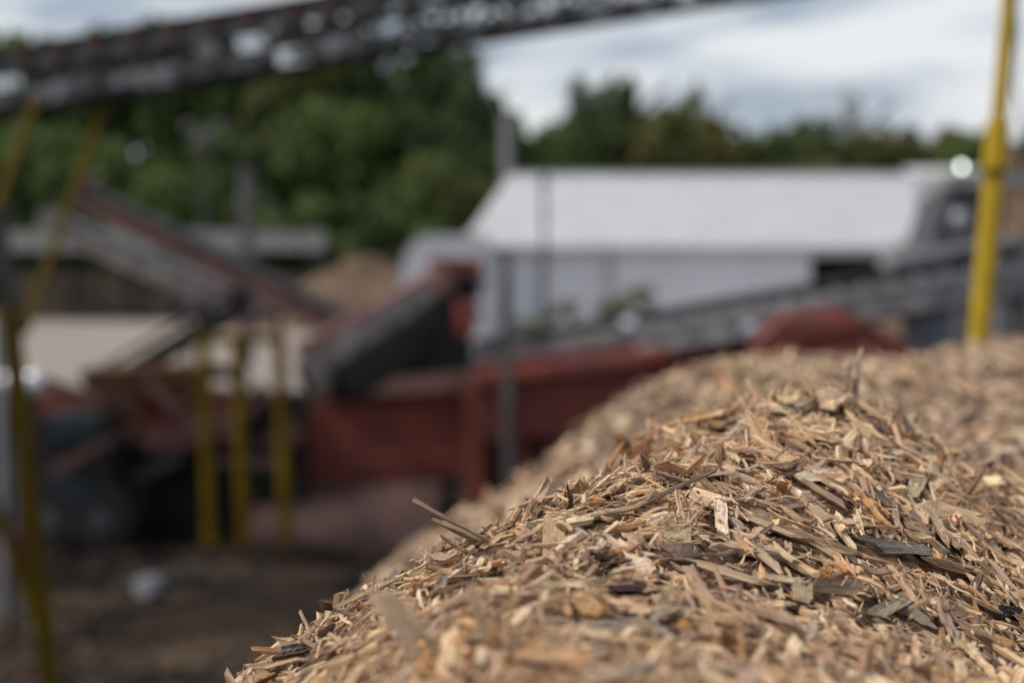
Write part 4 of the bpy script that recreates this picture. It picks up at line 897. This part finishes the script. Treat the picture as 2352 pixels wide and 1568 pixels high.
mesh_obj('roof', q + [Vector(x) + th_ for x in q], [(0, 1, 2, 3), (7, 6, 5, 4), (0, 4, 5, 1), (1, 5, 6, 2), (2, 6, 7, 3), (3, 7, 4, 0)], M_roof, b2)
c0, c1 = W(2125, 566, 99), W(2325, 566, 99)
slab('wall', ((c0.x + c1.x) / 2, 105, c0.z / 2), c1.x - c0.x, 11, c0.z - 0.2, M_wall, b2)
# domed white shelter left of the building
hs = thing('fabric_shelter', 'white rounded fabric shelter standing against the left end of the white shed', 'shelter', (*W(1010, 650, 92).xy, 0))
cx0, cx1 = W(915, 600, 92).x, W(1120, 600, 92).x; zt = W(1000, 538, 92).z; n = 16; vs = []
for yy in (92, 97):
    for i in range(n + 1):
        a_ = math.pi * i / n; cxm, hw = (cx0 + cx1) / 2, (cx1 - cx0) / 2
        left_ = math.cos(a_) > 0
        vs.append(Vector((cxm - hw * (abs(math.cos(a_)) ** (0.6 if left_ else 0.12)) * (1 if left_ else -1), yy, zt * (math.sin(a_) ** 0.45 if left_ else math.sin(a_) ** 0.08) if 0 < i < n else 0)))
m_ = n + 1
mesh_obj('canopy', vs, [(i, i + 1, m_ + i + 1, m_ + i) for i in range(n)], M_white, hs, smooth=True)
mesh_obj('end_wall', [v + Vector((0, 0.02, 0)) for v in vs[:m_]] + [v + Vector((0, 0.1, 0)) for v in vs[:m_]], [tuple(range(m_)), tuple(range(m_, 2 * m_))[::-1]], M_white, hs)

# ------------------------------------------------------------------ pallet stacks under a grey open shed
sh = thing('open_shed', 'low grey-roofed open shed over rows of pallet stacks at the far left', 'shed', (*W(390, 700, 120).xy, 0))
for i in range(18):
    u0, u1 = 20 + i * 40.5, 20 + (i + 1) * 40.5 - 1
    q = [W(u0, 528, 124), W(u1, 528, 124), W(u1, 575, 117), W(u0, 575, 117)]
    mesh_obj('roof_sheet', q + [Vector(x) + Vector((0, 0, -0.1)) for x in q], [(0, 1, 2, 3), (7, 6, 5, 4), (0, 4, 5, 1), (1, 5, 6, 2), (2, 6, 7, 3), (3, 7, 4, 0)], M_palt, sh)
for i in range(6):
    p = W(25 + i * 144, 580, 117.4); beam('post', p, (p.x, p.y, 0), 0.25, 0.25, M_blackp, sh)
pal_me = None
def pallet_unit():
    vs, fs = [], []
    def bx(x0, x1, y0, y1, z0, z1):
        k = len(vs); vs.extend([(x, y, z) for x in (x0, x1) for y in (y0, y1) for z in (z0, z1)])
        fs.extend([tuple(k + i for i in f) for f in ((0, 1, 3, 2), (4, 6, 7, 5), (0, 4, 5, 1), (2, 3, 7, 6), (0, 2, 6, 4), (1, 5, 7, 3))])
    for i in range(5): bx(-0.6 + i * 0.275, -0.6 + i * 0.275 + 0.1, -0.5, 0.5, 0.12, 0.142)
    for y in (-0.5, -0.05, 0.4): bx(-0.6, 0.6, y, y + 0.1, 0.022, 0.119)
    for y in (-0.5, 0.4): bx(-0.6, 0.6, y, y + 0.1, 0, 0.02)
    me = bpy.data.meshes.new('pallet'); me.from_pydata(vs, [], fs); return me
pm = pallet_unit(); pm.materials.append(M_pal)
desc = ['leftmost', 'second from the left', 'third from the left', 'fourth from the left', 'fifth from the left', 'sixth from the left', 'middle', 'sixth from the right', 'fifth from the right', 'fourth from the right', 'third from the right', 'second from the right', 'rightmost']
rr = random.Random(3)
for k in range(13):
    p = W(55 + k * 53, 700, 118.5)
    t = thing('pallet_stack', f'tall stack of brown pallets under the grey shed roof, {desc[k]}', 'pallet stack', (p.x, 118.5, 0), 'pallet stacks under the grey shed')
    for j in range(rr.choice([19, 20, 21])):
        o = bpy.data.objects.new('pallet', pm); C.objects.link(o); o.parent = t
        o.location = (rr.uniform(-0.03, 0.03), rr.uniform(-0.03, 0.03), j * 0.15); o.rotation_euler = (0, 0, rr.uniform(-0.03, 0.03))
# heaps ----------------------------------------------------------------
def heap(name, label, cat, x, y, rx, ry, h, m_, seed, noise=0.18, kind=None):
    n = 46; A = np.linspace(-1, 1, n); X, Y = np.meshgrid(A, A); r = np.sqrt(X ** 2 + Y ** 2)
    Z = h * np.clip(1 - r ** 1.25, -0.05, 1) * (1 + noise * vnoise(X * 3, Y * 3, seed, 1.5, 3)) + h * noise * 0.3 * vnoise(X * 9, Y * 9, seed + 4, 1.5, 2) * (r < 1)
    vs = np.stack([x + X * rx, y + Y * ry, Z], -1).reshape(-1, 3).tolist()
    fs = [(j * n + i, j * n + i + 1, (j + 1) * n + i + 1, (j + 1) * n + i) for j in range(n - 1) for i in range(n - 1)]
    o = mesh_obj(name, vs, fs, m_, smooth=True, loc=(x, y, 0)); tag(o, label, cat, kind=kind); return o
p = W(830, 590, 108); heap('mulch_heap', 'brown mulch heap between the grey shed and the white shelter', 'heap', p.x, 108, 8.5, 6, p.z * 1.0, M_soil, 5, noise=0.35)
p = W(2330, 385, 62); heap('mulch_heap', 'tall brown mulch heap behind the yellow post at the right edge', 'heap', p.x, 62, 7.5, 7, p.z, M_soil, 9)
p = W(2420, 640, 20); heap('bark_heap', 'nearly black bark heap low behind the yellow post', 'heap', p.x + 0.4, 20, 3.4, 4, 4.1, M_sooty, 12)
p = W(1380, 735, 58); heap('earth_bank', 'low dark earth bank overgrown with pale weeds before the white shed', 'bank', p.x, 58, 4.5, 3, p.z, M_sooty, 15, noise=0.1)
p = W(750, 1290, 24); heap('dirt_patch', 'low brown rise of spilled mulch on the dark ground below the hopper', 'dirt', p.x, 23.8, 2.3, 1.2, 0.14, M_spill, 18)

# ------------------------------------------------------------------ foliage
def crown_mesh(name, seed, lobes, leaves, leaf, m_, rz=1.0, squash=1.0):
    gg = np.random.default_rng(seed)
    # lobes: a few clumps inside the unit crown
    cen = gg.normal(0, 0.42, (lobes, 3)); cen[:, 2] = gg.uniform(-0.75, 0.85, lobes) * rz
    cen[:, :2] *= (1 - 0.45 * np.clip(cen[:, 2:3] / rz, 0, 1)); rad = gg.uniform(0.26, 0.5, lobes)
    k = gg.integers(0, lobes, leaves); d = norm(gg.standard_normal((leaves, 3))); rr_ = rad[k] * gg.uniform(0.55, 1.08, leaves) ** 0.6
    P = cen[k] + d * rr_[:, None] * np.array([1, 1, squash])
    nrm = norm(d + 0.7 * gg.standard_normal((leaves, 3))); a_ = norm(np.cross(nrm, gg.standard_normal((leaves, 3)))); b_ = np.cross(nrm, a_)
    s = leaf * gg.uniform(0.6, 1.4, (leaves, 1))
    V = np.stack([P - a_ * s, P - b_ * s * 0.6 + nrm * s * 0.15, P + a_ * s, P + b_ * s * 0.6 - nrm * s * 0.1], 1).reshape(-1, 3)
    lt = gg.uniform(0.78, 1.22, (lobes,))[k] * gg.uniform(0.75, 1.25, leaves)
    tint = np.repeat(np.stack([lt * gg.uniform(0.85, 1.2, leaves), lt, lt * gg.uniform(0.7, 1.1, leaves), np.ones(leaves)], -1)[:, None], 4, 1).reshape(-1, 4)
    nq = leaves
    return fast_mesh(name, V, np.arange(nq * 4), np.arange(nq) * 4, np.full(nq, 4), m_, [('tint', 'FLOAT_COLOR', 'color', tint)])
def limb_mesh(name, seed, h, r):
    gg = random.Random(seed); vs, fs = [], []
    def seg(a_, b_, r0, r1):
        a_, b_ = Vector(a_), Vector(b_); ax = (b_ - a_).normalized(); s_ = ax.orthogonal().normalized(); t_ = ax.cross(s_); k_ = len(vs); n = 6
        for p_, r_ in ((a_, r0), (b_, r1)):
            for i in range(n): an = 2 * math.pi * i / n; vs.append(p_ + s_ * r_ * math.cos(an) + t_ * r_ * math.sin(an))
        for i in range(n): fs.append((k_ + i, k_ + (i + 1) % n, k_ + n + (i + 1) % n, k_ + n + i))
    cur = Vector((0, 0, 0)); pts = [cur]
    for i in range(5): cur = cur + Vector((gg.uniform(-.04, .04) * h, gg.uniform(-.04, .04) * h, h * 0.17)); pts.append(cur)
    for i in range(5): seg(pts[i], pts[i + 1], r * (1 - i * 0.16), r * (1 - (i + 1) * 0.16))
    for i in range(2, 6):
        for _ in range(2):
            an = gg.uniform(0, 6.28); e_ = pts[i] + Vector((math.cos(an), math.sin(an), 0.8)) * h * 0.2; seg(pts[i], e_, r * 0.4, r * 0.12)
    me = bpy.data.meshes.new(name); me.from_pydata([tuple(v) for v in vs], [], fs); me.materials.append(M_bark); return me
CR = {}
for mi in range(4):
    for s in range(2): CR[(mi, s)] = crown_mesh('crown', 100 + mi * 7 + s, 20, 5200, 0.085, LEAF[mi], rz=1.0)
CRT = [crown_mesh('crown', 300 + s, 9, 420, 0.06, LEAF[3], rz=1.1) for s in range(2)]       # thin airy ones
TR = [limb_mesh('trunk', s, 1.0, 0.028) for s in range(3)]
tn = 0
def tree(u, vtop, d, wpx, mi, label, thin=False, low=0.25, group=None):
    global tn
    top = W(u, vtop, d); h = top.z; rw = wpx / 2 * d / F
    t = thing('tree', label, 'tree', (top.x, d, 0), group)
    zc = h * (1 + low) / 2; rz = h * (1 - low) / 2
    c = bpy.data.objects.new('crown', (CRT[tn % 2] if thin else CR[(mi, tn % 2)])); C.objects.link(c); c.parent = t
    c.location = (0, 0, zc); c.scale = (rw / 0.95, rw / 0.95, rz / 1.12); c.rotation_euler = (0, 0, random.uniform(0, 6.28)); c['kind'] = 'stuff'
    k = bpy.data.objects.new('trunk', TR[tn % 3]); C.objects.link(k); k.parent = t; k.scale = (h * 0.9, h * 0.9, h * 0.95)
    tn += 1; return t
TG = 'trees of the wood behind the yard'
T_ = [
 # left wood, from the left edge to the slope down at the building
 (-120, 60, 150, 380, 1, 'tall dark tree at the left edge, rising behind the overhead boom'),
 (70, 90, 146, 360, 0, 'mid green tree seen between the yellow legs'),
 (270, 70, 150, 380, 1, 'dark broad tree above the stacker heads'),
 (470, 60, 152, 400, 0, 'tall green tree behind the triple lamp post'),
 (690, 40, 150, 400, 2, 'tall yellow-green tree left of the wood\'s highest crown'),
 (880, 70, 149, 380, 1, 'tall dark tree in the middle of the wood'),
 (1010, 95, 150, 300, 1, 'dark tree whose shoulder meets the sky left of the gap'),
 (1110, 170, 146, 220, 1, 'dark green tree stepping down toward the white roof'),
 (1185, 245, 148, 150, 0, 'small green tree on the skyline above the left roof corner'),
 (60, 300, 136, 300, 0, 'bright green round tree low behind the left stacker'),
 (250, 310, 134, 320, 0, 'bright green bushy tree above the maroon stacker'),
 (430, 390, 132, 260, 0, 'low green tree behind the triple lamp post'),
 (600, 300, 138, 300, 1, 'dark tree behind the pale wooden pole'),
 (770, 250, 138, 320, 0, 'green tree rising behind the brown mulch heap'),
 (930, 240, 139, 300, 1, 'very dark tree behind the white shelter'),
 (1030, 370, 128, 220, 2, 'yellow-green bushy tree just left of the white roof'),
 (700, 440, 126, 240, 0, 'low green tree behind the right end of the grey shed'),
 (850, 430, 127, 240, 1, 'low dark tree above the brown mulch heap'),
 (950, 400, 127, 200, 0, 'low mid green tree above the white shelter'),
 (-60, 430, 125, 260, 1, 'low dark tree at the left edge behind the shed'),
 (1110, 330, 135, 180, 1, 'narrow dark tree right behind the left roof corner'),
 (560, 430, 127, 240, 1, 'low dark tree behind the middle of the grey shed'),
 # right-hand tree line
 (1285, 255, 170, 200, 0, 'olive green tree at the start of the lower tree line'),
 (1345, 170, 176, 120, 1, 'left one of the twin pointed dark trees on the skyline'),
 (1440, 168, 178, 110, 1, 'right one of the twin pointed dark trees on the skyline'),
 (1390, 250, 172, 220, 1, 'dark tree filling in below the twin pointed trees'),
 (1510, 250, 172, 190, 3, 'olive tree right of the twin pointed trees'),
 (1590, 205, 180, 110, 3, 'pale feathery tree top standing above the tree line'),
 (1610, 275, 172, 220, 3, 'broad olive tree below the feathery tree top'),
 (1720, 310, 174, 220, 3, 'low brownish-olive tree over the middle of the roof'),
 (1850, 268, 176, 130, 1, 'dark pointed tree over the right half of the roof'),
 (1830, 305, 170, 240, 1, 'dark broad tree under the dark pointed one'),
 (1965, 312, 175, 220, 3, 'olive tree left of a small dark crown near the yellow post'),
 (2080, 288, 176, 160, 1, 'small dark crown on the skyline left of the yellow post'),
 (2180, 305, 172, 220, 3, 'olive tree right behind the yellow post collar'),
 (2300, 290, 170, 220, 1, 'dark tree between the yellow post and the right edge'),
 (2420, 280, 172, 240, 1, 'dark tree cut by the right edge of the photo'),
 (1750, 300, 168, 330, 3, 'low green tree filling the dip over the middle of the roof'),
 (1930, 300, 168, 330, 1, 'low dark tree filling the dip right of the dark pointed tree'),
 (2055, 298, 169, 330, 3, 'low olive tree above the right end of the long roof'),
 (2250, 296, 168, 340, 0, 'low green tree partly hidden by the yellow post'),
 (1230, 320, 168, 220, 1, 'low dark tree at the start of the long roof ridge'),
 (1960, 215, 185, 120, 3, 'thin faint tree top against the white cloud'),
]
for i, (u, vt, d, wp, mi, lab) in enumerate(T_):
    tree(u, vt, d, wp, mi, lab, thin=('thin' in lab), group=TG, low=0.3 if 'pointed' in lab else 0.05)
for i in range(16):   # the wood goes on behind and to both sides
    pass
# weeds on the bank
BM = [crown_mesh('shrub', 500 + s, 7, 700, 0.10, LEAF[4]) for s in range(2)]
for i, (u, v, wp, hp_, lab) in enumerate([(1215, 742, 90, 40, 'low pale green weed clump at the left end of the earth bank'), (1290, 722, 110, 60, 'pale green weed clump in the middle of the earth bank'),
      (1405, 705, 80, 60, 'pale green weed clump left of the fullest one on the bank'), (1458, 698, 120, 80, 'fullest pale green weed clump at the right end of the bank')]):
    p = W(u, v, 57.0); o = bpy.data.objects.new('weed_clump', BM[i % 2]); C.objects.link(o); o.location = p
    o.scale = (wp / 2 * 57 / F / 0.9, 0.6, hp_ / 2 * 57 / F / 1.0); tag(o, lab, 'weed', 'weed clumps on the earth bank')

# ------------------------------------------------------------------ poles
lp_ = thing('lamp_post', 'slim lamp post with three round lamps in front of the dark wood', 'lamp post', (*W(468, 700, 70).xy, 0))
p = W(466, 300, 70); tube('pole', (p.x, p.y, 0), p, 0.14, M_steeld, lp_)
for u, v, r_ in ((466, 325, 0.36), (432, 292, 0.22), (506, 290, 0.22)):
    c_ = W(u, v, 69.8); ball('lamp_globe', c_, r_, r_, r_, M_palt, lp_)
    tube('arm', W(466, 300, 70), c_, 0.08, M_steeld, lp_)
wp_ = thing('utility_pole', 'pale grey wooden pole with a guy wire behind the stacker conveyors', 'utility pole', (*W(568, 700, 75).xy, 0))
p = W(566, 395, 75); tube('pole', (p.x, p.y, 0), p, 0.5, M_palt, wp_)
tube('pole_top', p, W(566, 380, 75), 0.34, M_palt, wp_)
q_ = W(690, 560, 75); gg_ = p + (q_ - p) * (p.z / (p.z - q_.z)) if p.z > q_.z else q_
tube('guy_wire', p, gg_, 0.07, M_palt, wp_)
up = thing('utility_pole', 'grey pole standing at the left corner of the white roof', 'utility pole', (*W(1164, 700, 118).xy, 0))
p = W(1163, 268, 118); tube('pole', (p.x, p.y, 0), p, 0.55, M_grey, up)
beam('crossarm', W(1140, 290, 118), W(1186, 290, 118), 0.2, 0.2, M_grey, up)
up2 = thing('utility_pole', 'thin dark pole rising in front of the white roof', 'utility pole', (*W(1243, 700, 60).xy, 0))
p = W(1250, 405, 60); tube('pole', (p.x, p.y, 0), p, 0.15, M_palt, up2)
beam('crossarm', W(1236, 416, 60), W(1264, 416, 60), 0.12, 0.12, M_palt, up2)
